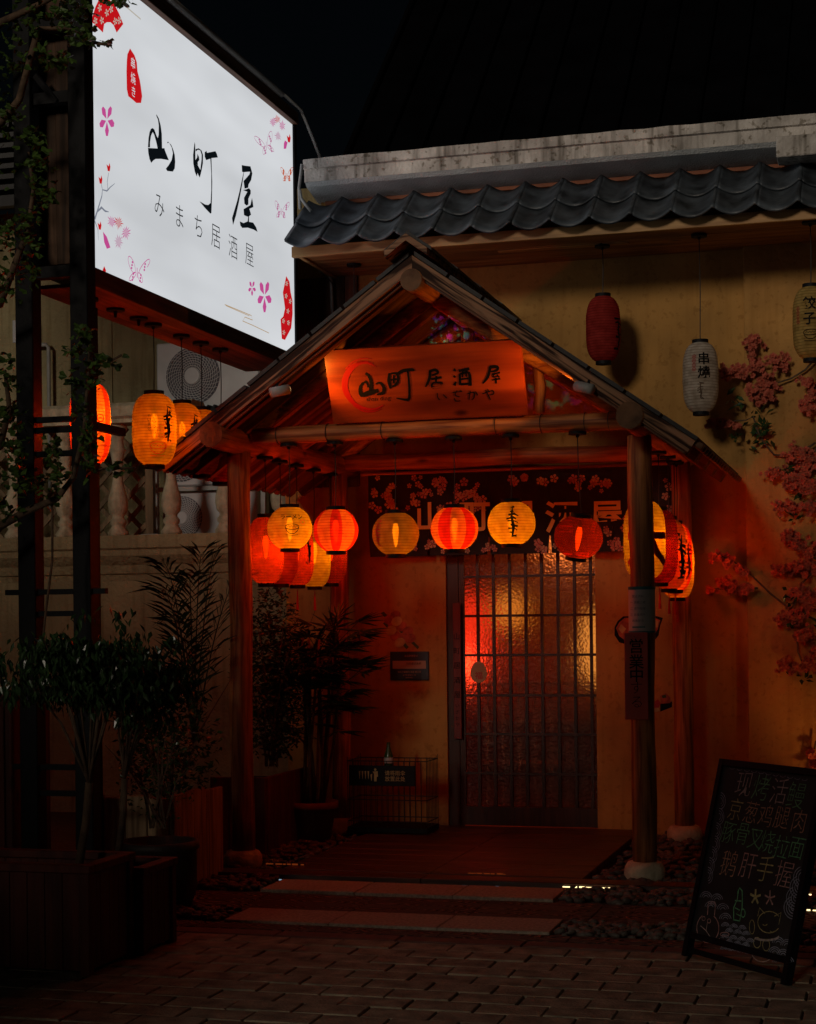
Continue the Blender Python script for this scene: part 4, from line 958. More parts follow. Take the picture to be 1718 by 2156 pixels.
extr('rail', [(LY-.06, LZ+.90), (LY-.06, LZ+.93), (LY-.09, LZ+.95), (LY-.09, LZ+1.03), (LY-.05, LZ+1.06), (LY+.17, LZ+1.06), (LY+.21, LZ+1.03), (LY+.21, LZ+.95), (LY+.18, LZ+.90)], -9.5, -5.30, M['stone'], BA)
MB().tube([at(u, v, y=LY-.02) for u, v in ((245, 1141), (270, 1133), (300, 1126), (330, 1125), (365, 1130))], .006, 6).done('loose_cable', M['greypipe'], BA, True)
# lattice screen
LS = thing('lattice_screen', 'diagonal wooden lattice screen standing behind the balusters', 'lattice screen', (-6.3, 12.75, LZ))
x1_ = at(316, 1000, y=12.75).x; x0_ = x1_-3.0
for i in range(-4, 17):
    for sgn in (1, -1):
        xa = x0_+i*.19; xb_ = xa+.9
        pts = [(xa, LZ), (xb_, LZ+.9)] if sgn > 0 else [(xa, LZ+.9), (xb_, LZ)]
        # clip to the screen
        (ax, az), (bx, bz) = pts; ta = max(0, (x0_-ax)/.9); tb = min(1, (x1_-.04-ax)/.9)
        if tb <= ta: continue
        A_ = Vector((ax+(bx-ax)*ta, 0, az+(bz-az)*ta)); B_ = Vector((ax+(bx-ax)*tb, 0, az+(bz-az)*tb)); d = (B_-A_).normalized(); n_ = Vector((-d.z, 0, d.x))*.019
        yy = 12.75 if sgn > 0 else 12.765
        V = [A_+n_, A_-n_, B_-n_, B_+n_]; V = [q+Vector((0, yy, 0)) for q in V]+[q+Vector((0, yy+.012, 0)) for q in V]
        mk('batten', V, [(0, 1, 2, 3), (7, 6, 5, 4), (0, 4, 5, 1), (1, 5, 6, 2), (2, 6, 7, 3), (3, 7, 4, 0)], M['latt'], LS)
box('screen_post', x1_-.04, x1_+.03, 12.735, 12.79, LZ-.0, LZ+.95, M['latt'], LS, .003)
box('screen_post', x0_-.03, x0_+.0, 12.735, 12.79, LZ-.0, LZ+.95, M['latt'], LS, .003)
# air conditioners
def aircon(x0, z0, yy, W_, Hh, label, fanc=.36, bracket=True):
    t = thing('air_conditioner', label, 'air conditioner', (x0+W_/2, yy, z0))
    box('casing', x0, x0+W_, yy, yy+.3, z0, z0+Hh, M['white'], t, .012)
    cx, cz, rr = x0+W_*fanc, z0+Hh*.5, Hh*.42
    MB().tube([(cx, yy-.002, cz), (cx, yy-.004, cz)], rr, 32).done('fan_opening', M['fandark'], t)
    g = MB()
    for kk in range(9):
        q = rr*(.28+.09*kk*.9); q = min(q, rr)
        g.tube([(cx+q*math.cos(a), yy-.014, cz+q*math.sin(a)) for a in [j*2*math.pi/32 for j in range(33)]], .0032, 4, False)
    for kk in range(36):
        a = kk*2*math.pi/36
        g.tube([(cx+rr*s*math.cos(a+s*.8), yy-.016+.004*s, cz+rr*s*math.sin(a+s*.8)) for s in (.26, .45, .65, .85, 1.0)], .0026, 4, False)
    g.done('grille', M['white'], t)
    MB().tube([(cx, yy-.012, cz), (cx, yy-.022, cz)], rr*.27, 24).done('hub_cap', M['white'], t)
    return t
q = at(330, 868, y=13.15); q2 = at(545, 720, y=13.15)
aircon(q.x, q.z, 13.15, q2.x-q.x, .575, 'white air conditioner on a steel bracket high behind the amber lanterns')
br = thing('steel_bracket', 'black corrugated steel shelf under the upper air conditioner', 'bracket', (q.x+.3, 13.1, q.z-.05))
box('shelf', q.x-.38, q.x+.85, 12.95, 13.55, q.z-.045, q.z-.005, M['black'], br, .003)
for i in range(16): 
    xx = q.x-.1+i*.055; MB().tube([(xx, 12.92, q.z+.0), (xx, 13.5, q.z+.0)], .012, 6).done('corrugation', M['black'], br)
MB().tube([(q.x-.36, 12.97, q.z-.03), (q.x+.2, 12.97, q.z-.16)], .012, 6).done('brace', M['greypipe'], br)
qa = at(358, 1120, y=13.0)
aircon(qa.x-.05, LZ-.04, 13.0, .82, .42, 'lower of two stacked air conditioners behind the balustrade', .2)
ac2 = aircon(qa.x-.05, LZ+.43, 13.0, .82, .46, 'upper of two stacked air conditioners behind the balustrade', .2)
f = lift(WALLFR(12.998), .004); mb = MB(); text(mb, '海信空调', f, qa.x+.5, LZ+.78, .075, .01); mb.done('lettering', M['ink'], ac2, kind='stuff')
fr_ = thing('metal_stand', 'grey steel stand holding the stacked air conditioners', 'stand', (qa.x+.3, 12.95, LZ))
for xx in (qa.x-.1, qa.x+.85): box('upright', xx-.02, xx+.02, 12.93, 12.97, LZ-.05, LZ+1.0, M['greypipe'], fr_)
box('cross_bar', qa.x-.08, qa.x+.83, 12.935, 12.965, LZ+.385, LZ+.42, M['greypipe'], fr_)

# ================================================================ THINGS ON THE WALL
# cloth banner
NY = 11.72; nx0, nx1 = at(776, 1080, y=NY).x, at(1425, 1080, y=NY).x; nz0, nz1 = at(1000, 1168, y=NY).z, at(1000, 992, y=NY).z
NR = thing('noren_banner', 'black door curtain printed with cherry blossoms and yellow characters', 'curtain', ((nx0+nx1)/2, NY, nz0))
np_ = 5; wv = lambda x: .012*math.sin(x*11)+.006*math.sin(x*27+1)
gaps = [nx0+(nx1-nx0)*i/np_ for i in range(np_+1)]
for i in range(np_):
    a, b = gaps[i], gaps[i+1]; n = 10; V = []; Fc = []
    for j in range(n+1):
        x = a+(b-a)*j/n
        for z, e in ((nz1, 0), (nz0+.18, 0), (nz0, 1)):
            xx = x+(.012*(1 if j < n/2 else -1)*e*abs(1-2*j/n))
            V.append((xx, NY+wv(x)*(.3 if z == nz1 else 1), z))
    for j in range(n):
        for q in range(2): Fc.append((j*3+q, j*3+q+1, (j+1)*3+q+1, (j+1)*3+q))
    mk('cloth_panel', V, Fc, M['cloth'], NR, True)
MB().tube([(nx0-.05, NY, nz1+.005), (nx1+.05, NY, nz1+.005)], .012, 8).done('rod', M['logx'], NR)
yel = mat('yellow_print', (.85, .66, .2), .9, .1); pkp = mat('pink_print', (.50, .20, .13), .9, .3, 30.); pk2 = mat('pale_print', (.55, .34, .2), .9, .2, 30.)
mb = MB(); f = WALLFR(NY-.024)
for ch, u in (('山', 905), ('町', 1000), ('居', 1092), ('酒', 1182), ('屋', 1277)):
    q = at(u, 1088, y=NY-.02); text(mb, ch, f, q.x, q.z, .235 if ch != '山' else .22, .022)
mb.each('character', yel, NR)
m1, m2, m3 = MB(), MB(), MB(); Q = random.Random(4)
def fl2(mb, mbc, x, z, r, fr):
    ph = Q.uniform(0, 6)
    for i in range(5):
        a = ph+i*1.2566; mb.prism([(x+.15*r*math.cos(a), z+.15*r*math.sin(a)), (x+.8*r*math.cos(a-.5), z+.8*r*math.sin(a-.5)), (x+r*math.cos(a-.15), z+r*math.sin(a-.15)), (x+r*math.cos(a+.15), z+r*math.sin(a+.15)), (x+.8*r*math.cos(a+.5), z+.8*r*math.sin(a+.5))], fr)
    mbc.prism([(x+.2*r*math.cos(a), z+.2*r*math.sin(a)) for a in (0, 1, 2, 3, 4, 5)], lift(fr, .001))
clus = [(800,1030,30,40,16),(850,1050,35,30,18),(905,1025,35,20,16),(940,1045,25,30,12),(985,1030,22,20,10),(1000,1060,20,22,8),(820,1085,25,25,9),(1090,1012,14,10,5),(1225,1020,30,14,10),(1262,1030,20,18,8),(1155,1012,18,8,4),(1300,1150,16,16,7),(1040,1155,22,10,8),(880,1150,40,12,8),(1150,1150,35,12,8),(960,1155,30,10,6),(1330,1120,16,40,8),(1400,1080,14,80,12),(1285,1120,14,30,4)]
for (u, v, ru, rv, n) in clus:
    for _ in range(n):
        q = at(u+Q.uniform(-ru, ru), v+Q.uniform(-rv, rv), y=NY-.022)
        if nx0+.03 < q.x < nx1-.03 and nz0+.02 < q.z < nz1-.02: fl2(m1 if Q.random() < .6 else m3, m2, q.x, q.z, Q.uniform(.016, .032), lift(WALLFR(NY-.02), Q.uniform(0, .002)))
m1.done('printed_blossoms', pkp, NR, kind='stuff'); m3.done('printed_blossoms', pk2, NR, kind='stuff'); m2.done('blossom_centres', M['redink'], NR, kind='stuff')
# information plaque
a, b = at(822, 1372, y=WY), at(904, 1432, y=WY)
t = thing('notice_plaque', 'small dark notice plaque with a pale panel on the wall left of the door', 'plaque', (a.x, WY, b.z))
box('plate', a.x, b.x, WY-.014, WY-.001, b.z, a.z, mat('navy_plate', (.02, .022, .035), .4, .1), t, .003)
W_, H_ = b.x-a.x, a.z-b.z; f = lift(WALLFR(WY-.014), .002)
mb = MB(); rect(mb, a.x+.02, b.x-.02, b.z+H_*.40, b.z+H_*.68, f); mb.done('pale_panel', mat('pale_print2', (.4, .3, .22), .6, .1), t)
mb = MB(); text(mb, '本店顾客登记', f, a.x+W_*.55, a.z-H_*.15, .017); text(mb, '请出示健康码 测温 戴口罩', f, a.x+W_*.5, b.z+H_*.29, .0155); text(mb, '支付宝 微信扫一扫', f, a.x+W_*.5, b.z+H_*.18, .012); text(mb, '谢谢您的配合', f, a.x+W_*.5, b.z+H_*.09, .010); mb.done('lettering', pk2, t, kind='stuff')
mb = MB(); text(mb, '扫码登记免费', lift(f, .002), a.x+W_*.62, b.z+H_*.58, .019); mb.done('lettering', M['ink'], t, kind='stuff')
# food stickers
def sticker(name, label, cat, parts, y=WY):
    V0 = parts[0][0]; q = at(*V0[0], y=y); t = thing(name, label, cat, tuple(q))
    for i, (pts, m) in enumerate(parts):
        mb = MB(); mb.prism([(lambda c: (c.x, c.z))(at(*p, y=y)) for p in pts], lift(WALLFR(y), .002+.0012*i)); mb.done('print', m, t)
    return t
Sx = lambda x, y: (501+.332*x, 1163+.332*y)
mr = mat('meat_print', (.42, .10, .04), .7, .4, 20.); my = mat('onion_print', (.50, .40, .16), .7, .2, 20.); mg = mat('green_print', (.05, .10, .03), .7, .2, 20.)
prt = []
prt.append(([Sx(905, 385), Sx(925, 375), Sx(1150, 600), Sx(1140, 615)], mg)); prt.append(([Sx(920, 450), Sx(935, 440), Sx(1085, 600), Sx(1070, 615)], mg))
def blob(x, y, rx, ry, rot, m):
    c, s = math.cos(rot), math.sin(rot); prt.append(([Sx(x+rx*math.cos(a)*c-ry*math.sin(a)*s, y+rx*math.cos(a)*s+ry*math.sin(a)*c) for a in [j*.7 for j in range(9)]], m))
for x, y, m in ((960,425,mr),(1000,400,mr),(985,470,mr),(1040,470,mr),(1080,500,mr),(1000,530,mr),(1095,545,mr),(1050,540,mr),(1010,437,my),(975,495,my),(1030,572,my)): blob(x, y, 36, 30, -.5, m)
sticker('skewer_sticker', 'wall sticker of grilled meat skewers above the notice plaque', 'sticker', prt)
S2 = lambda x, y: ((1420+x*.18553)/1.1176, (1350+y*.18553)/1.1176)
sticker('bowl_sticker', 'round food bowl sticker on the wall half hidden behind the right front post', 'sticker', [
    ([S2(*p) for p in [(250,540),(180,600),(140,680),(140,780),(200,870),(300,900),(640,860),(700,780),(720,660),(755,560),(640,530)]], M['ink']),
    ([S2(*p) for p in [(270,560),(200,620),(160,690),(200,790),(280,850),(620,820),(690,700),(720,590),(630,550)]], mr),
    ([S2(*p) for p in [(225,640),(190,700),(240,760),(290,700)]], my), ([S2(*p) for p in [(620,570),(700,600),(690,680),(620,690)]], my)])
sticker('sushi_sticker', 'sushi roll sticker on the wall between the right posts', 'sticker', [
    ([S2(*p) for p in [(720,1650),(870,1620),(870,1690),(720,1750)]], M['ink']), ([S2(*p) for p in [(720,1550),(790,1515),(850,1570),(850,1640),(730,1650)]], mr),
    ([S2(*p) for p in [(640,1630),(690,1590),(730,1640),(700,1700),(640,1700)]], M['redink']), ([S2(*p) for p in [(640,1700),(700,1700),(715,1740),(645,1760)]], my), ([S2(*p) for p in [(740,1545),(790,1530),(800,1570),(750,1580)]], mg)])
q = at(1008, 1415, y=WY+.03); t = thing('door_sticker', 'pale egg shaped lucky sticker on the left of the door glass', 'sticker', tuple(q))
mb = MB(); mb.prism([(q.x+.062*math.cos(a)*(1-.12*math.sin(a)), q.z+.078*math.sin(a)) for a in [j*.35 for j in range(18)]], WALLFR(WY+.030)); mb.done('label_paper', mat('sticker_cream', (.42, .28, .14), .7, .2), t)
mb = MB(); text(mb, '福', lift(WALLFR(WY+.030), .002), q.x, q.z-.025, .06, .01); mb.done('lettering', M['redink'], t)
# notice and red board on the right front post
qx, qy = posts[1]; rp = .078
def curved(name, u0, u1, v0, v1, r, m, parent, n=10, cx=None):
    x0, x1 = at(u0, 1300, y=qy-r*.8).x, at(u1, 1300, y=qy-r*.8).x; z0, z1 = at(1340, v1, y=qy-r).z, at(1340, v0, y=qy-r).z
    a0 = math.asin(max(-1, min(1, (x0-qx)/r))); a1 = math.asin(max(-1, min(1, (x1-qx)/r))); V = []
    for j in range(n+1):
        a = a0+(a1-a0)*j/n
        for z in (z0, z1): V.append((qx+r*math.sin(a), qy-r*math.cos(a), z))
    return mk(name, V, [(2*j, 2*j+2, 2*j+3, 2*j+1) for j in range(n)], m, parent, True), z0, z1
t = thing('paper_notice', 'laminated paper notice taped round the right front post', 'notice', (qx, qy-rp, 1.5))
o, z0, z1 = curved('paper_sheet', 1312, 1377, 1237, 1331, rp, M['paperwhite'], t)
MB().lathe([(rp+.001, z1-.012), (rp+.002, z1+.006)], (qx, qy, 0), 28).done('tape', M['teal'], t); MB().lathe([(rp+.001, z0-.004), (rp+.002, z0+.006)], (qx, qy, 0), 28).done('tape', M['teal'], t)
f = WALLFR(qy-rp-.004); mb = MB()
for i, s in enumerate(('营业须知', '一 请戴口罩', '二 请勿吸烟', '三 自备雨伞', '谢谢配合')): text(mb, s, f, qx-.012, z1-.05-.035*i, .017)
mb.done('lettering', mat('grey_ink', (.12, .14, .16), .6), t, kind='stuff')
mb = MB(); rect(mb, qx-.045, qx+.03, z0+.025, z0+.033, f); mb.done('teal_line', M['teal'], t)
a, b = at(1315, 1332, y=qy-.085), at(1366, 1515, y=qy-.085)
t = thing('open_sign_board', 'red wooden board with vertical black characters hung on the right front post', 'sign', (a.x, qy-.085, b.z))
box('board', a.x, b.x, qy-.1, qy-.086, b.z, a.z, M['redplaque'], t, .002)
mb = MB(); f = WALLFR(qy-.103); cx = (a.x+b.x)/2+.002
for i, (ch, v) in enumerate((('営', 1360), ('業', 1393), ('中', 1421), ('す', 1448), ('る', 1478))): q = at(1340, v, y=qy-.1); text(mb, ch, f, cx, q.z, .088 if i < 3 else .08, .01 if i < 3 else -.012)
mb.each('character', M['ink'], t)
MB().tube([(cx-.012, qy-.104, a.z-.02), (cx, qy-.104, a.z-.035), (cx+.008, qy-.104, a.z-.025)], .0015, 5).done('hook', M['wire'], t)

# ================================================================ UMBRELLA STAND, POTS, PLANTERS
q0, q1 = at(738, 1600, y=11.35), at(905, 1755, y=11.35)
t = thing('umbrella_stand', 'black wire basket umbrella stand with a notice plate left of the door', 'umbrella stand', ((q0.x+q1.x)/2, 11.35, .03))
xa, xb = q0.x, q1.x; ya, yb = 11.28, 11.58; zt = q0.z; g = MB()
for i in range(15):
    x = xa+(xb-xa)*i/14; g.tube([(x, ya, .07), (x, ya, zt)], .0025, 5); g.tube([(x, yb, .07), (x, yb, zt)], .0025, 5)
for i in range(9):
    y = ya+(yb-ya)*i/8
    for x in (xa, xb): g.tube([(x, y, .07), (x, y, zt+.03*abs(i-4)/4)], .0025, 5)
g.done('wire_mesh', M['wire'], t)
for z in (zt, .5*zt, .12): MB().tube([(xa, ya, z), (xb, ya, z), (xb, yb, z), (xa, yb, z), (xa, ya, z)], .004, 6).done('hoop', M['wire'], t)
box('tray', xa-.005, xb+.005, ya-.005, yb+.005, .04, .08, M['black'], t, .004)
a, b = at(735, 1611, y=ya-.012), at(874, 1656, y=ya-.012)
box('notice_plate', a.x, b.x, ya-.012, ya-.005, b.z, a.z, M['black'], t, .002)
mb = MB(); f = lift(WALLFR(ya-.012), .002); W_, H_ = b.x-a.x, a.z-b.z
text(mb, '请将雨伞', f, a.x+W_*.70, b.z+H_*.64, .037, .004); text(mb, '放置此处', f, a.x+W_*.70, b.z+H_*.36, .037, .004)
for i in range(4): x = a.x+W_*(.16+.045*i); mb.prism([(x-.006, b.z+H_*.72), (x+.006, b.z+H_*.72), (x+.001, b.z+H_*.32), (x-.001, b.z+H_*.32)], f)
x = a.x+W_*.40
mb.prism([(x-.02, b.z+H_*.7), (x+.018, b.z+H_*.72), (x+.02, b.z+H_*.45), (x+.01, b.z+H_*.45), (x+.009, b.z+H_*.22), (x-.009, b.z+H_*.22), (x-.009, b.z+H_*.6)], f)
mb.prism([(x+.009*math.cos(j*.8), b.z+H_*.8+.009*math.sin(j*.8)) for j in range(8)], f)
mb.prism([(x-.035, b.z+H_*.55), (x-.022, b.z+H_*.6), (x-.026, b.z+H_*.25), (x-.03, b.z+H_*.25)], f)
mb.done('lettering', my, t, kind='stuff')
q = at(820, 1600, y=11.42); t = thing('glass_bottle', 'small dark bottle standing in the top of the umbrella stand', 'bottle', (q.x, 11.4, q.z-.02))
MB().lathe([(.03, -.05), (.032, .03), (.018, .07), (.012, .10), (.013, .125)], (q.x, 11.4, q.z), 16).done('bottle_body', M['leafdark'], t, True)
MB().lathe([(.0325, -.02), (.0325, .02)], (q.x, 11.4, q.z), 16).done('paper_label', M['paperwhite'], t)
def pot(name, c, r, h, m, label):
    t = thing(name, label, 'pot', tuple(c))
    MB().lathe([(r*.72, 0), (r*.92, h*.78), (r*1.0, h*.8), (r*1.06, h*.82), (r*1.06, h), (r*.98, h), (r*.9, h*.85), (0.001, h*.85)], c, 28).done('pot_body', m, t, True)
    MB().lathe([(r*.9, h*.86), (.001, h*.88)], c, 24).done('soil', M['soil'], t)
    return t
pc = at(655, 1768, z=.02); pc.y += .05
pot('terracotta_pot', pc, .165, .26, M['terra'], 'round terracotta pot holding the lady palm beside the umbrella stand')
def planter(x1, y0, y1, wdt, h, label, nbv=4, grp=None):
    t = thing('planter_box', label, 'planter', (x1-wdt/2, (y0+y1)/2, 0), grp)
    x0 = x1-wdt
    for (xx, yy) in ((x0, y0), (x1, y0), (x0, y1), (x1, y1)): 
        sx = 1 if xx == x0 else -1; sy = 1 if yy == y0 else -1
        box('corner_post', min(xx, xx+sx*.045), max(xx, xx+sx*.045), min(yy, yy+sy*.045), max(yy, yy+sy*.045), 0, h-.035, M['planter'], t, .003)
    n1 = max(3, int(wdt/.09)); n2 = nbv
    for i in range(n1):
        a = x0+.047+(wdt-.094)*i/n1; e = x0+.047+(wdt-.094)*(i+1)/n1
        box('board', a+.0015, e-.0015, y0+.012, y0+.028, .02, h-.036, M['planter'], t, .002); box('board', a+.0015, e-.0015, y1-.028, y1-.012, .02, h-.036, M['planter'], t)
    for i in range(n2):
        L_ = y1-y0-.094; a = y0+.047+L_*i/n2; e = y0+.047+L_*(i+1)/n2
        box('board', x1-.028, x1-.012, a+.0015, e-.0015, .02, h-.036, M['planter'], t, .002); box('board', x0+.012, x0+.028, a+.0015, e-.0015, .02, h-.036, M['planter'], t)
    for (a0, a1, b0, b1) in ((x0-.008, x1+.008, y0-.008, y0+.05), (x0-.008, x1+.008, y1-.05, y1+.008), (x0-.008, x0+.05, y0+.051, y1-.051), (x1-.05, x1+.008, y0+.051, y1-.051)): box('rim', a0, a1, b0, b1, h-.035, h, M['planter'], t, .003)
    box('soil', x0+.03, x1-.03, y0+.03, y1-.03, .05, h-.06, M['soil'], t)
    return t
planter(-3.325, 6.60, 7.05, .85, .475, 'large dark red wooden planter box at the bottom left corner', 4)
planter(-3.29, 7.07, 7.44, .50, .40, 'smaller dark red wooden planter box behind the large one', 4)
# rough tall plank trough
def trough(u, vt, vb, u2, yy, label):
    t = thing('plank_planter', label, 'planter', (0, 0, 0)); return t
t = thing('plank_planter', 'tall pale rough plank planter left of the front post', 'planter', (-4.1, 9.1, 0))
xr = -3.88; 
for i, (ya_, yb_, hh) in enumerate(((8.76, 8.98, .545), (8.985, 9.22, .55), (9.225, 9.47, .53))): box('plank', xr-.03, xr, ya_, yb_, 0, hh, M['oldplank'], t, .004)
for i in range(4): box('plank', -4.45+i*.135, -4.32+i*.135, 8.76, 8.79, 0, .54-.01*(i % 2), M['oldplank'], t, .004)
box('soil', -4.42, xr-.04, 8.8, 9.45, .02, .46, M['soil'], t)
t = thing('plank_planter', 'dark plank planter against the wall behind the left front post', 'planter', (-4.15, 10.35, 0))
for i in range(3): box('plank', -4.33+i*.13, -4.205+i*.13, 10.35, 10.38, 0, .5, M['planter'], t, .004)
for i in range(4): box('plank', -3.97, -3.94, 10.385+i*.2, 10.58+i*.2, 0, .5, M['planter'], t, .004)
box('soil', -4.32, -3.98, 10.4, 11.1, .02, .44, M['soil'], t)
q = at(335, 1760, y=8.35)
t = thing('stone_basin', 'old round dark basin standing behind the small planter', 'basin', (q.x, 8.35, 0))
MB().lathe([(.17, 0), (.2, .1), (.2, .3), (.215, .31), (.215, .35), (.185, .35), (.18, .25), (.001, .25)], (q.x, 8.35, 0), 28).done('basin_body', M['darkpot'], t, True)
MB().lathe([(.18, .27), (.001, .27)], (q.x, 8.35, 0), 24).done('water', mat('dark_water', (.01, .01, .012), .05, .1), t)
t = thing('wooden_post_box', 'dark wooden cupboard at the left edge behind the planters', 'cupboard', (-4.9, 8.3, 0))
q = at(28, 1460, y=8.0); box('cabinet_body', q.x-.8, q.x, 7.98, 8.4, 0, q.z, M['planter'], t, .006); box('cabinet_door', q.x-.76, q.x-.04, 7.965, 7.978, .1, q.z-.06, M['planter'], t, .003)

# ================================================================ CHALKBOARD
b0_, b1_ = at(1437, 2012, z=0), at(1655, 2075, z=0); b0_.z = b1_.z = 0
ex = (b1_-b0_); BW = ex.length; ex.normalize(); back = Vector((-ex.y, ex.x, 0))
tl = at(1523, 1598, z=.868)
lean = (tl-b0_); lean = lean-ex*lean.dot(ex)
up = lean.normalized(); BH = lean.length; nn = ex.cross(up).normalized()
if nn.dot(Vector((0, 0, 1.5))-b0_) < 0: nn = -nn
CB_ = thing('chalkboard_sign', 'leaning black chalkboard menu with coloured handwriting at the right edge', 'chalkboard', tuple((b0_+b1_)/2))
def cbox(name, u0, u1, v0, v1, n0, n1, m):
    return mk(name, [b0_+ex*u+up*v+nn*n for u in (u0, u1) for v in (v0, v1) for n in (n0, n1)], [(0, 1, 3, 2), (4, 6, 7, 5), (0, 4, 5, 1), (2, 3, 7, 6), (0, 2, 6, 4), (1, 5, 7, 3)], m, CB_)
fw = .028
cbox('frame_rail', 0, fw, .0, BH, -.03, .008, M['black']); cbox('frame_rail', BW-fw, BW, 0, BH, -.03, .008, M['black'])
cbox('frame_rail', fw+.001, BW-fw-.001, BH-fw, BH, -.028, .007, M['black']); cbox('frame_rail', fw+.001, BW-fw-.001, .085, .085+fw, -.028, .007, M['black'])
cbox('foot_bar', fw+.001, BW-fw-.001, .02, .045, -.02, .0, M['black'])
cbox('board_panel', fw+.001, BW-fw-.001, .085+fw+.001, BH-fw-.001, -.018, 0, M['chalkboard'])
# rear legs
back3 = Vector((-nn.x, -nn.y, 0)).normalized()
for u in (.02, BW-.02):
    topp = b0_+ex*u+up*(BH*.96)-nn*.03; foot = b0_+ex*u+back3*.46; foot.z = .02
    MB().tube([topp, foot], .014, 6).done('rear_leg', M['black'], CB_)
topp = b0_+back3*.46; MB().tube([topp+Vector((0, 0, .12)), topp+ex*BW+Vector((0, 0, .12))], .009, 6).done('rear_bar', M['black'], CB_)
CF = (b0_+nn*.0015, ex, up, nn)
chal = dict(white=mat('white_chalk', (.62, .52, .48), .95, .4, 60.), green=mat('green_chalk', (.20, .58, .28), .95, .4, 60.), orange=mat('orange_chalk', (.70, .42, .26), .95, .4, 60.), yellow=mat('yellow_chalk', (.62, .56, .24), .95, .4, 60.), pink=mat('pink_chalk', (.68, .40, .36), .95, .4, 60.), blue=mat('blue_chalk', (.42, .46, .58), .95, .4, 60.))
CM = {k: MB() for k in chal}; CT = {k: MB() for k in chal}
# crop px (1560..1920 x 1740..2350, 3.533x) -> board coordinates by ray casting on the board plane
def cb(x, y):
    u, v = (1560+x/3.5333)/1.1176, (1740+y/3.5344)/1.1176
    d = ray(u, v); o_ = Vector((0, 0, EYE)); tt = (b0_-o_).dot(nn)/d.dot(nn); p = o_+d*tt-b0_
    return Vector((p.dot(ex), p.dot(up)))
def chalk(col, pts, w_=.0045): CM[col].prism(wide([cb(*p) for p in pts], [w_]*len(pts)), CF)
lines = [('现烤活鳗', ['white', 'green', 'white', 'green'], [(675, 375), (820, 400), (970, 430), (1110, 465)]),
         ('京葱鸡腿肉', ['yellow', 'orange', 'orange', 'orange', 'orange'], [(605, 580), (735, 605), (855, 635), (990, 650), (1135, 680)]),
         ('豚骨叉烧拉面', ['green']*6, [(545, 775), (665, 785), (770, 830), (870, 850), (990, 895), (1115, 905)]),
         ('鹅肝手握', ['orange', 'pink', 'yellow', 'pink'], [(550, 1030), (710, 1050), (855, 1075), (1010, 1120)])]
for s, cs, ps in lines:
    for ch, c, p_ in zip(s, cs, ps):
        q = cb(*p_); text(CT[c], ch, CF, q.x, q.y, .125 if len(s) == 4 else .108, -.014, .95, R.uniform(-.04, .04), .1)
arc = lambda cx, cy, rx, ry, a0, a1, n=10: [(cx+rx*math.cos(a0+(a1-a0)*i/n), cy+ry*math.sin(a0+(a1-a0)*i/n)) for i in range(n+1)]
for i, (x, y) in enumerate([(480, 510), (470, 640), (450, 760), (440, 870), (420, 960), (400, 1050), (390, 1130)]):
    for rr in (20, 36, 52): chalk('blue', arc(x-8*i/3, y, rr*.8, rr*1.3, -1.5, 1.4), .003)
for (x, y) in [(1170, 1150), (1140, 1230), (1110, 1320), (1090, 1400)]:
    for rr in (22, 42, 62, 82): chalk('blue', arc(x, y, rr, rr*1.15, 1.7, 4.4), .0035)
for row in range(6):
    for c in range(7 if row else 3):
        x = 520+c*70+(row % 2)*35-20*row*.1; y = 1560+row*48+c*12
        if 480 < x < 740 and y < 1800:
            for rr in (14, 24, 34): chalk('blue', arc(x, y, rr, rr*1.1, 3.3, 6.1, 7), .003)
for (x, y) in [(360, 1320), (450, 1340), (500, 1420), (520, 1500), (400, 1400), (960, 1700), (1030, 1720), (930, 1780), (1000, 1800), (960, 1860), (1040, 1860)]:
    for rr in (20, 36, 50): chalk('blue', arc(x, y, rr, rr*1.1, 3.3, 6.1, 7), .003)
chalk('pink', arc(375, 1570, 92, 120, -1.0, 4.2, 18)); chalk('pink', [(372, 1460), (378, 1370), (410, 1350), (440, 1365), (430, 1465)]); chalk('pink', arc(408, 1358, 30, 12, 0, 6.28, 10), .003)
for (x, y) in ((340, 1490), (385, 1510)): chalk('pink', arc(x, y, 14, 18, 0, 6.28, 8), .003)
chalk('white', [(315, 1550), (360, 1590), (400, 1650)], .003); chalk('white', [(360, 1590), (372, 1520)], .003)
chalk('green', [(590, 1500), (590, 1400), (620, 1330), (628, 1260), (640, 1235), (660, 1260), (662, 1330), (660, 1400), (640, 1510), (590, 1500)], .006); chalk('green', [(600, 1340), (655, 1345)], .005); chalk('green', [(600, 1400), (640, 1420), (610, 1450), (650, 1470)], .005); chalk('green', arc(668, 1445, 18, 35, 0, 6.28, 8), .005)
for (x, y, c) in ((770, 1310, 'yellow'), (890, 1320, 'pink')):
    for j in range(5):
        a = j*1.2566-1.5; chalk(c, [(x, y), (x+45*math.cos(a), y+65*math.sin(a))], .010 if c == 'yellow' else .007)
# little beckoning cat drawing
chalk('yellow', arc(885, 1520, 95, 90, 0.6, 5.7, 16), .0035); chalk('yellow', [(790, 1470), (805, 1400), (850, 1450)], .0035); chalk('yellow', [(930, 1470), (985, 1440), (965, 1540)], .0035)
chalk('yellow', arc(850, 1535, 18, 12, 0, 3.1, 6), .003); chalk('yellow', arc(910, 1590, 18, 12, 0, 3.1, 6), .003); chalk('white', arc(860, 1630, 110, 40, .2, 2.6, 10), .009)
chalk('yellow', arc(785, 1690, 30, 45, 0, 6.28, 10), .003); chalk('yellow', arc(860, 1710, 30, 50, 0, 6.28, 10), .003); chalk('white', arc(830, 1740, 100, 110, .3, 3.2, 12), .003)
chalk('yellow', arc(742, 1560, 22, 60, 0, 6.28, 10), .003); chalk('pink', arc(508, 1650, 38, 55, .1, 3.1, 10), .003); chalk('pink', arc(515, 1620, 38, 16, 0, 6.28, 10), .003)
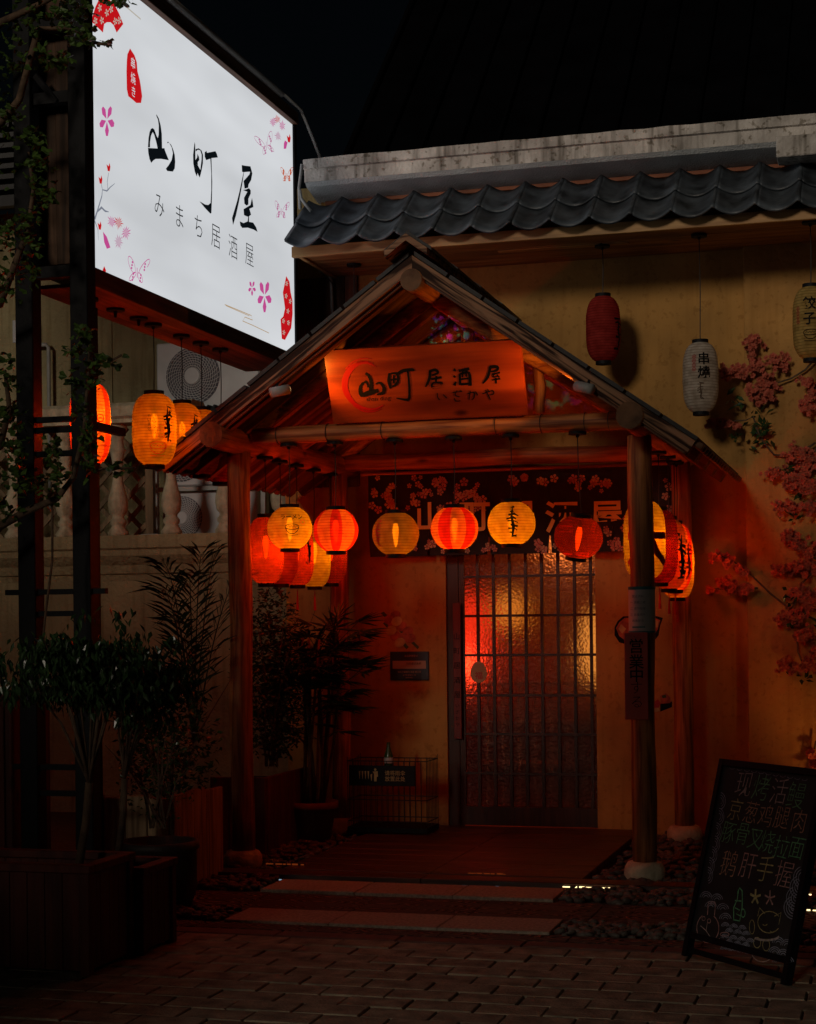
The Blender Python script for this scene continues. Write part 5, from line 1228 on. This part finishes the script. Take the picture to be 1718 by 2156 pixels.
for x in range(580, 1200, 60): chalk('blue', arc(x, 225+(x-540)*.16, 24, 16, .2, 3.0, 5), .002)
for k_, m_ in CM.items():
    if m_.v: m_.done('chalk_drawing', chal[k_], CB_, kind='stuff')
for k_, m_ in CT.items():
    if m_.v: m_.each('chalk_character', chal[k_], CB_)

# ================================================================ PLANTS
def leafblob(mb, c, s, rot=None, kind='ginkgo', q=R):
    E = (rot or Euler((q.uniform(-1.0, 1.0), q.uniform(-1.0, 1.0), q.uniform(0, 6.28)))).to_matrix()
    if kind == 'ginkgo':
        P_ = [(0, 0, 0), (-.55, .55, .08), (-.3, .9, .0), (0, .8, .1), (.3, .9, .0), (.55, .55, .08)]; Fc = [(0, 1, 2), (0, 2, 3), (0, 3, 4), (0, 4, 5)]
    else:
        P_ = [(0, 0, 0), (-.22, .4, .06), (0, 1.0, 0), (.22, .4, .06), (0, .45, -.03)]; Fc = [(0, 1, 4), (1, 2, 4), (2, 3, 4), (3, 0, 4)]
    mb.add([c+E @ (Vector(p_)*s) for p_ in P_], Fc)
# ginkgo tree, its trunk stands just left of the frame
TY = 7.62
GT = thing('ginkgo_tree', 'ginkgo tree whose leafy branches hang over the steel posts at the left', 'tree', tuple(at(-150, 1500, y=7.9)*1)[:2]+(0,))
tx = at(-150, 1500, y=7.9)
MB().tube([(tx.x, 7.9, 0), (tx.x+.02, 7.88, 1.2), (tx.x-.03, 7.85, 2.4), (tx.x+.05, 7.8, 4.0), (tx.x, 7.8, 5.6)], [.13, .11, .09, .07, .04], 14).done('trunk', M['bark'], GT, True)
brs = [[(-150, 1230), (0, 1108), (60, 1075), (120, 1050), (155, 1005), (178, 900), (185, 800), (190, 700)], [(-150, 200), (0, 48), (60, 20), (110, -4), (180, -60)], [(-150, 380), (0, 260), (40, 210), (80, 60), (140, 60), (200, 90), (235, 96)],
       [(-150, 700), (0, 640), (30, 560), (60, 480), (70, 400), (60, 320)], [(-120, 1000), (0, 940), (20, 860), (10, 780)], [(175, 960), (200, 990), (230, 985), (285, 985)], [(188, 760), (215, 770), (255, 748)], [(110, 1055), (110, 1180), (95, 1300), (80, 1450)]]
bm_ = MB()
for b in brs:
    n = len(b); bm_.tube([at(u, v, y=TY+.05*math.sin(i*2.)) for i, (u, v) in enumerate(b)], [.022*(1-i/n)+.003 if u0 < 0 else .006 for i, (u0, _) in enumerate([(b[0][0], 0)]*n)], 7)
bm_.done('branches', M['bark'], GT, True)
lv = MB()
cl = [(70, 40, 50, 35, 60), (150, 30, 45, 40, 90), (165, 75, 30, 22, 40), (195, 92, 14, 8, 12), (222, 92, 12, 5, 8), (250, 4, 45, 8, 40), (130, 130, 18, 18, 40), (90, 120, 30, 25, 40), (30, 120, 40, 60, 60), (20, 240, 25, 50, 50), (70, 300, 28, 30, 60), (75, 350, 30, 30, 70), (95, 410, 26, 28, 60), (60, 460, 32, 30, 60), (70, 510, 22, 20, 30), (20, 500, 25, 40, 50), (20, 590, 35, 40, 60), (60, 560, 25, 30, 30),
      (175, 700, 22, 20, 40), (160, 740, 28, 25, 40), (215, 760, 40, 14, 36), (190, 800, 25, 25, 40), (150, 800, 20, 20, 25), (170, 860, 12, 30, 30), (185, 900, 14, 40, 50), (185, 960, 18, 40, 60), (110, 950, 20, 30, 40), (240, 988, 45, 12, 30), (10, 780, 20, 40, 40), (20, 870, 28, 50, 70), (30, 950, 30, 50, 80), (60, 1020, 50, 30, 80), (20, 1080, 25, 30, 30), (120, 1000, 30, 20, 40), (105, 1040, 20, 20, 20), (-60, 300, 60, 250, 300), (-60, 900, 50, 200, 200)]
for (u, v, ru, rv, n) in cl:
    for _ in range(int(n*.85)):
        g1, g2 = R.gauss(0, .5), R.gauss(0, .5)
        c = at(u+ru*g1, v+rv*g2, y=TY+R.uniform(-.14, .12)); leafblob(lv, c, R.uniform(.026, .05))
lv.done('leaves', M['leaf'], GT, kind='stuff')
# the rest of its crown, above and left of the picture, then shade trees added behind the viewer
cr_ = MB()
for _ in range(3800):
    a, b, c = R.gauss(0, 1), R.gauss(0, 1), R.gauss(0, 1); p_ = Vector((tx.x-2.4+a*.55, 7.2+b*.9, 6.0+c*.7))
    u_ = CX  # keep the picture clear: only left of the frame
    if p_.x > -.5*p_.y-1.05*0-.25: continue
    leafblob(cr_, p_, R.uniform(.05, .1))
cr_.done('crown', M['leaf'], GT, kind='stuff')
def shade_tree(x, y, zb, zt, r, n, label, lx=1.):  # unseen trees, added with crowns sized to shade the lower walls and planters
    t = thing('shade_tree', label, 'tree', (x, y, 0), 'shade trees added behind the viewer')
    MB().tube([(x, y, 0), (x+.05, y, zb*.6), (x, y+.05, zb+.6), (x, y, (zb+zt)/2)], [.12, .1, .09, .05], 10).done('trunk', M['bark'], t, True)
    mb = MB()
    for k in range(n):
        cx, cy, cz = x+R.uniform(-r, r)*lx, y+R.uniform(-.8, .8), R.uniform(zb, zt)
        for _ in range(7): leafblob(mb, Vector((cx+R.gauss(0, .14), cy+R.gauss(0, .14), cz+R.gauss(0, .14))), R.uniform(.18, .32), kind='oval')
    mb.done('crown', M['leafdark'], t, kind='stuff')
shade_tree(-8.1, -2.6, 1.2, 5.5, 2.2, 1250, 'leafy shade tree added behind the viewer, far to the left')
shade_tree(-5.2, -2.4, .9, 2.7, .9, 300, 'low shade tree added behind the viewer to the left')
shade_tree(-2.9, -2.9, 2.5, 5.6, 1.9, 740, 'leafy shade tree added right behind the viewer')
shade_tree(.8, -2.7, 2.6, 5.4, 1.8, 360, 'leafy shade tree added behind the viewer to the right')

def shrub_tree(base, fork, crown, rx, rz, nl, ls, label, m=M['leafdark'], stems=12, tr=.018):
    base, fork, crown = Vector(base), Vector(fork), Vector(crown)
    t = thing('potted_tree', label, 'potted tree', tuple(base), 'small trees in the planters')
    MB().tube([base-Vector((0, 0, .05)), base.lerp(fork, .5)+Vector((.012, 0, 0)), fork], [tr*1.15, tr, tr*1.05], 10).done('trunk', M['bark'], t, True)
    mb = MB(); tips = []
    for i in range(stems):
        a = i*6.283/stems+R.uniform(-.3, .3); q = R.uniform(.25, 1.)
        e = crown+Vector((rx*.85*q*math.cos(a), rx*.6*q*math.sin(a), R.uniform(-.55, .35)*rz))
        mid = fork.lerp(e, .5)+Vector((math.cos(a)*.02-(e.x-fork.x)*.12, 0, .04)); tips.append(e)
        mb.tube([fork, fork.lerp(mid, .5), mid, e], [tr*.5, tr*.36, tr*.28, tr*.12], 6)
        for _ in range(4):
            s_ = mid.lerp(e, R.uniform(.3, .9)); e2 = s_+Vector((R.uniform(-.14, .14), R.uniform(-.12, .12), R.uniform(0, .16))); mb.tube([s_, e2], [tr*.15, tr*.06], 5); tips.append(e2)
    mb.done('branches', M['bark'], t, True)
    lv = MB()
    for _ in range(nl//14):
        tp = R.choice(tips); c = tp+Vector((R.gauss(0, rx*.17), R.gauss(0, rx*.14), R.gauss(0, rz*.18)))
        if R.random() < .4: c = crown+Vector((R.gauss(0, rx*.42), R.gauss(0, rx*.35), R.gauss(0, rz*.36)))
        for _ in range(14): leafblob(lv, c+Vector((R.gauss(0, .035), R.gauss(0, .035), R.gauss(0, .022))), R.uniform(.6, 1.15)*ls, Euler((R.uniform(-1.9, -.6), R.uniform(-.5, .5), R.uniform(0, 6.28))), 'oval')
    lv.done('leaves', m, t, kind='stuff'); return t
b1 = at(163, 1815, y=6.85); f1 = at(188, 1648, y=6.85); c1 = at(185, 1390, y=6.85)
shrub_tree(b1, f1, c1, .38, .19, 2700, .055, 'small glossy leaved tree in the large red planter')
b1 = at(247, 1790, y=7.28); f1 = at(262, 1640, y=7.28); c1 = at(300, 1430, y=7.3)
shrub_tree(b1, f1, c1, .27, .21, 1500, .048, 'small tree in the smaller red planter with a leaning crown', stems=12, tr=.016)
def bush(c, rx, ry, rz, n, label, ls=.05, m=M['leafdark'], name='bush'):
    t = thing(name, label, 'bush', (c[0], c[1], max(0, c[2]-rz)))
    mb = MB()
    for i in range(12): e = Vector(c)+Vector((R.uniform(-rx, rx), R.uniform(-ry, ry), R.uniform(-.2, .9)*rz)); mb.tube([(c[0]+R.uniform(-.05, .05), c[1], max(.03, c[2]-rz)), Vector(c).lerp(e, .5)-Vector((0, 0, rz*.25)), e], [.007, .005, .002], 5)
    mb.done('branches', M['bark'], t)
    lv = MB()
    for _ in range(n):
        while True:
            a = Vector((R.uniform(-1, 1), R.uniform(-1, 1), R.uniform(-1, 1)))
            if a.length < 1: break
        leafblob(lv, Vector(c)+Vector((a.x*rx, a.y*ry, a.z*rz)), R.uniform(.6, 1.2)*ls, kind='oval')
    lv.done('leaves', m, t, kind='stuff')
bush((-4.08, 9.15, .80), .30, .33, .42, 1300, 'dense dark bush filling the pale plank planter', .05)
bush(tuple(at(330, 1620, y=8.5)), .25, .2, .32, 350, 'thin twiggy bush in the old basin', .035)
bush((-4.08, 10.85, 1.15), .27, .30, .62, 2600, 'dark bush in the planter behind the left front post', .05)
# feathery palm
def palm(c, fr_list, label, name='palm'):
    t = thing(name, label, 'palm', (c[0], c[1], 0)); 
    for (e, h, droop) in fr_list:
        mb = MB(); c0_ = Vector(c); e = Vector(e); n = 12; pts = []
        for i in range(n+1):
            s = i/n; p_ = c0_.lerp(e, s); p_.z += h*math.sin(math.pi*s*.75)-droop*s*s; pts.append(p_)
        mb.tube(pts, [.006*(1-.7*i/n) for i in range(n+1)], 5)
        for i in range(3, n+1):
            for k_ in range(2):
                s = min(n-.01, i-.5*k_); p_ = pts[int(s)].lerp(pts[min(n, int(s)+1)], s-int(s)); d = (pts[min(n, i)]-pts[i-1]).normalized(); side = d.cross(Vector((0, 0, 1))).normalized()
                for sg in (-1, 1):
                    L_ = R.uniform(.22, .32)*(1-.5*abs(i/n-.45)); tip = p_+side*sg*L_*R.uniform(.35, .7)+d*L_*.8-Vector((0, 0, L_*R.uniform(.2, .5))); w_ = d*.009; m_ = p_.lerp(tip, .45)+Vector((0, 0, .015))
                    mb.add([p_, m_+w_, tip, m_-w_], [(0, 1, 2, 3)])
        mb.done('frond', M['palm'], t)
pc0 = Vector((-4.12, 9.6, .75))
fl = [(at(u, v, y=yy), h_, dr) for (u, v, yy, h_, dr) in ((345, 1290, 9.3, .42, .0), (338, 1345, 9.2, .42, 0), (365, 1400, 9.2, .40, 0), (400, 1320, 9.4, .42, .0), (425, 1265, 9.5, .40, 0), (455, 1245, 9.7, .34, 0), (385, 1450, 9.2, .36, 0), (500, 1290, 9.9, .3, 0))]
palm(tuple(pc0), fl, 'feathery palm leaning out beside the left front post')
# lady palm with canes
LP = thing('lady_palm', 'tall dark lady palm with thin canes in the terracotta pot', 'palm', (pc.x, pc.y, .2))
for i in range(16):
    a = i*.6; b_ = Vector((pc.x+.07*math.cos(a), pc.y+.07*math.sin(a), .22)); tp = b_+Vector((R.uniform(-.10, .14), R.uniform(-.12, .1), R.uniform(.75, 1.25)))
    MB().tube([b_, b_.lerp(tp, .5)+Vector((R.uniform(-.02, .02), 0, 0)), tp], .010, 7).done('cane', M['cane'], LP, True)
    fan = MB()
    for k_ in range(6):
        d0 = Vector((R.uniform(-1, 1), R.uniform(-1, .4), R.uniform(.1, .8))).normalized(); st = tp-Vector((0, 0, R.uniform(0, .35))); hub = st+d0*R.uniform(.12, .26); fan.tube([st, hub], .003, 4)
        sd_ = d0.cross(Vector((0, 0, 1))).normalized(); ud = sd_.cross(d0)
        for j in range(9):
            an = (j-4)*.33; d = (d0*math.cos(an)+sd_*math.sin(an)); L_ = R.uniform(.17, .25); tip = hub+d*L_-Vector((0, 0, L_*.3)); w_ = d.cross(ud).normalized()*.011; m_ = hub.lerp(tip, .5)+ud*.008
            fan.add([hub, m_+w_, tip, m_-w_], [(0, 1, 2, 3)])
    fan.done('fan_leaves', M['palm'], LP)

# cherry branches on the wall
def blossom_branch(path, clusters, leafs, label):
    YY = WY-.14
    P0 = at(*path[0], y=YY); t = thing('blossom_branch', label, 'blossom branch', tuple(P0), 'artificial cherry branches fixed on the wall')
    MB().tube([at(u, v, y=YY+.03*math.sin(i)) for i, (u, v) in enumerate(path)], [.008-.004*i/len(path) for i in range(len(path))], 6).done('branch', M['bark'], t, True)
    mb = MB(); ce = MB()
    for (u, v, ru, rv, n) in clusters:
        for _ in range(n):
            c = at(u+R.gauss(0, ru*.5), v+R.gauss(0, rv*.5), y=YY+R.uniform(-.07, .04)); d = Vector((R.uniform(-.7, .7), -1, R.uniform(-.6, .6))).normalized(); o1 = d.orthogonal().normalized(); o2 = d.cross(o1); r = R.uniform(.017, .026)
            for lay in (0, 1):
                for i in range(5):
                    a = i*1.2566+lay*.6; rr = r*(1-.3*lay); A = lambda q, k2, hh: c+(o1*math.cos(q)+o2*math.sin(q))*rr*k2+d*rr*hh
                    mb.add([A(a, .1, 0), A(a-.5, .75, .35+.3*lay), A(a, 1.0, .25+.3*lay), A(a+.5, .75, .35+.3*lay)], [(0, 1, 2, 3)])
            ce.add([c+d*r*.25+(o1*math.cos(q)+o2*math.sin(q))*r*.22 for q in (0, 1.57, 3.14, 4.71)], [(0, 1, 2, 3)])
    mb.done('blossoms', M['petal'], t, kind='stuff'); ce.done('blossom_centres', M['redink'], t, kind='stuff')
    lv = MB()
    for (u, v, ru, rv, n) in leafs:
        for _ in range(n): leafblob(lv, at(u+R.gauss(0, ru*.5), v+R.gauss(0, rv*.5), y=YY+R.uniform(-.05, .05)), R.uniform(.05, .085), kind='oval')
    if leafs: lv.done('leaves', M['leafdark'], t, kind='stuff')
Z3 = lambda x, y: ((1560+x*.40816)/1.1176, (760+y*.40816)/1.1176)
def CL(*a): return [(*Z3(x, y), rx*.36, ry*.36, n) for x, y, rx, ry, n in a]
blossom_branch([Z3(880, 200), Z3(820, 270), Z3(740, 320), Z3(640, 350), Z3(560, 360)], CL((520,110,45,50,34),(370,290,50,40,34),(460,280,55,40,40),(540,250,40,40,24),(590,350,55,55,50),(520,400,50,50,36),(660,220,55,60,40),(600,410,35,40,24),(560,470,25,25,10),(510,180,30,40,14)), CL((400,430,40,20,5),(450,480,40,20,5)), 'upper pink blossom branch between the white and the dumpling lanterns')
blossom_branch([Z3(880, 690), Z3(760, 770), Z3(640, 760), Z3(560, 660), Z3(520, 540), Z3(480, 560), Z3(260, 575)], CL((290,585,50,28,22),(360,590,50,22,20),(430,590,30,20,12)), CL((560,560,70,70,26),(600,630,50,60,14),(420,670,80,20,10),(520,690,40,40,8)), 'blossom branch with dark leaves reaching over the pier edge')
blossom_branch([Z3(900, 330), Z3(860, 400)], CL((830,340,40,25,18),(860,400,30,40,16),(820,470,40,50,26),(860,490,30,40,16)), [], 'short blossom spray at the right edge below the dumpling lantern')
blossom_branch([Z3(900, 700), Z3(800, 850), Z3(700, 870), Z3(600, 870)], CL((770,760,60,50,44),(840,790,50,60,44),(650,860,70,30,34),(760,930,80,40,60),(840,940,50,40,36),(800,860,50,40,30)), CL((700,860,80,30,12),(780,1000,60,30,8)), 'full blossom branch at the middle of the right edge')
blossom_branch([Z3(900, 1030), Z3(780, 1050), Z3(660, 1050)], CL((680,1050,50,30,22),(740,1060,50,30,24),(840,1060,50,35,28)), CL((760,1110,60,30,10)), 'thin blossom branch below the full one')
blossom_branch([Z3(880, 1360), Z3(800, 1270), Z3(720, 1220)], CL((720,1230,45,40,30),(780,1270,50,40,30),(850,1320,50,40,26)), [], 'drooping blossom spray right of the rear post')
blossom_branch([Z3(900, 1720), Z3(720, 1640), Z3(620, 1560), Z3(500, 1445), Z3(400, 1370), Z3(300, 1330)], CL((310,1340,35,25,14),(370,1375,40,40,24),(440,1420,30,20,10),(480,1430,25,20,10)), [], 'long thin blossom twig crossing the pier edge')
blossom_branch([Z3(545, 1530), Z3(400, 1530), Z3(260, 1535)], CL((270,1540,30,25,12),(340,1510,40,50,26),(400,1520,50,40,26),(480,1535,55,30,28)), [], 'short blossom twig left of the pier edge')
blossom_branch([Z3(900, 1400), Z3(800, 1500), Z3(760, 1620), Z3(700, 1690)], CL((670,1420,50,35,26),(780,1410,70,45,50),(850,1400,40,40,20),(780,1560,50,45,34),(850,1600,40,60,34),(820,1640,40,40,20),(700,1690,60,45,44),(780,1680,50,40,30)), CL((750,1590,50,50,12),(840,1680,50,60,12),(760,1740,50,40,8)), 'dense blossom branch low on the pier')
blossom_branch([Z3(770, 1800), Z3(780, 1900), Z3(820, 2000)], CL((820,1800,60,50,44),(690,1960,50,50,34),(760,1990,55,30,34),(840,1980,45,45,30),(875,1900,25,30,12)), CL((800,2040,60,40,12)), 'lowest blossom branch above the chalkboard')

blossom_branch([(1718, 1560), (1712, 1590), (1708, 1610)], [(1712, 1592, 12, 22, 22), (1722, 1620, 12, 20, 16)], [(1716, 1630, 14, 10, 8)], 'small blossom spray just above the top corner of the chalkboard')
# light strips in the path gaps
LEDc = emis('led_strip_glow', (1, .74, .34), 2.4); LEDw = emis('led_strip_glow_cool', (.5, .75, 1), .45); LEDr = emis('led_strip_glow_red', (1, .16, .03), .12)
def led(x0, x1, y, z, m, label): 
    t = thing('light_strip', label, 'light strip', ((x0+x1)/2, y, z), 'light strips laid in the gaps of the path')
    mb = MB(); x = x0
    while x < x1:
        L_ = min(R.uniform(.01, .05), x1-x); h_ = R.uniform(.001, .004); mb.box(x, x+L_, y-.003+R.uniform(-.002, .002), y+.003, z-.004, z+h_); x += L_+R.uniform(.004, .02)
    mb.done('diffuser', m, t, kind='stuff'); box('channel', x0, x1, y+.0055, y+.009, z-.01, z+.003, M['black'], t)
q = at(1185, 1878, y=9.375); q2 = at(1305, 1878, y=9.375)
led(q.x, q2.x, 9.375, .012, LEDc, 'bright warm light strip beside the right front post base')
q = at(1695, 1850, y=9.375); led(q.x, q.x+.5, 9.375, .012, LEDc, 'bright warm light strip at the right edge behind the chalkboard')
q = at(1700, 1885, y=9.0); led(q.x, q.x+.5, 8.915, .006, LEDc, 'second light strip at the right edge in front of the first')
for (u0, u1, v, m, lab) in ((575, 635, 1853, LEDw, 'cool light strip beside the left end of the far granite slab'), (975, 1090, 1870, LEDw, 'broken cool light strip behind the middle of the far slab')):
    q, q2 = at(u0, v, y=9.34), at(u1, v, y=9.34); led(q.x, q2.x, 9.34, .004, m, lab)
q, q2 = at(560, 1818, z=.04), at(640, 1821, z=.04); led(q.x, q2.x, q.y, .04, LEDr, 'faint red light strip near the left front post base')
q, q2 = at(985, 1837, z=.04), at(1060, 1842, z=.04); led(q.x, q2.x, q.y, .037, LEDr, 'faint red light strip across the middle of the porch floor')
# coloured light thrown on the ceiling by a small projector lamp
t = thing('laser_projector', 'small dark party light fixed on the porch strut', 'party light', (XC, 9.95, 2.95))
MB().tube([(XC, 9.95, 2.93), (XC, 9.99, 3.02)], .03, 12).done('lamp_body', M['black'], t); MB().tube([(XC, 9.96, 2.74), (XC, 9.96, 2.93)], .008, 8).done('stem', M['black'], t)
box('amber_stick', XC+.12, XC+.135, 9.66, 9.675, 3.02, 3.16, mat('amber_stick', (.6, .3, .05), .5), t)
pl_ = bpy.data.lights.new('party_light', 'SPOT'); pl_.energy = 24; pl_.spot_size = rad(62); pl_.shadow_soft_size = .003; pl_.use_nodes = True
n = pl_.node_tree; em = n.nodes['Emission']; L = n.links.new
tc = n.nodes.new('ShaderNodeTexCoord'); wv_ = n.nodes.new('ShaderNodeTexNoise'); wv_.inputs['Scale'].default_value = 9
L(tc.outputs['Normal'], wv_.inputs['Vector']); hs = n.nodes.new('ShaderNodeCombineColor'); hs.mode = 'HSV'
mr_ = n.nodes.new('ShaderNodeMapRange'); mr_.inputs[1].default_value = .3; mr_.inputs[2].default_value = .7; mr_.inputs[3].default_value = .42; mr_.inputs[4].default_value = .86
L(wv_.outputs[0], mr_.inputs[0]); L(mr_.outputs[0], hs.inputs[0]); hs.inputs[1].default_value = .97; hs.inputs[2].default_value = 1
L(hs.outputs[0], em.inputs[0])
w2 = n.nodes.new('ShaderNodeTexNoise'); w2.inputs['Scale'].default_value = 24; L(tc.outputs['Normal'], w2.inputs['Vector'])
cr = n.nodes.new('ShaderNodeValToRGB'); cr.color_ramp.elements[0].position = .52; cr.color_ramp.elements[1].position = .62; L(w2.outputs[0], cr.inputs[0]); L(cr.outputs[0], em.inputs[1])
po = bpy.data.objects.new('party_light', pl_); COL.objects.link(po); po.location = (XC, 10.0, 3.04); po.rotation_euler = Vector((.16, .75, .42)).to_track_quat('-Z', 'Y').to_euler()


# small ground lamp washing the wall behind the chalkboard
t = thing('ground_spotlight', 'small black ground lamp at the foot of the pier behind the chalkboard', 'ground lamp', (-.30, 11.25, 0))
MB().tube([(-.30, 11.25, 0), (-.30, 11.25, .05)], .02, 10).done('spike', M['black'], t)
MB().tube([(-.30, 11.25, .05), (-.30, 11.29, .13)], .04, 14).done('lamp_body', M['black'], t)
MB().tube([(-.30, 11.2905, .131), (-.30, 11.292, .134)], .032, 14).done('lens', emis('ground_lamp_lens', (1, .6, .25), 2.), t)
l = bpy.data.lights.new('ground_spot', 'SPOT'); l.energy = 9; l.color = (1, .42, .12); l.spot_size = rad(120); l.spot_blend = 1.; l.shadow_soft_size = .03
lo = bpy.data.objects.new('ground_spot', l); COL.objects.link(lo); lo.location = (-.30, 11.30, .16); lo.rotation_euler = Vector((0, .35, 1)).to_track_quat('-Z', 'Y').to_euler()
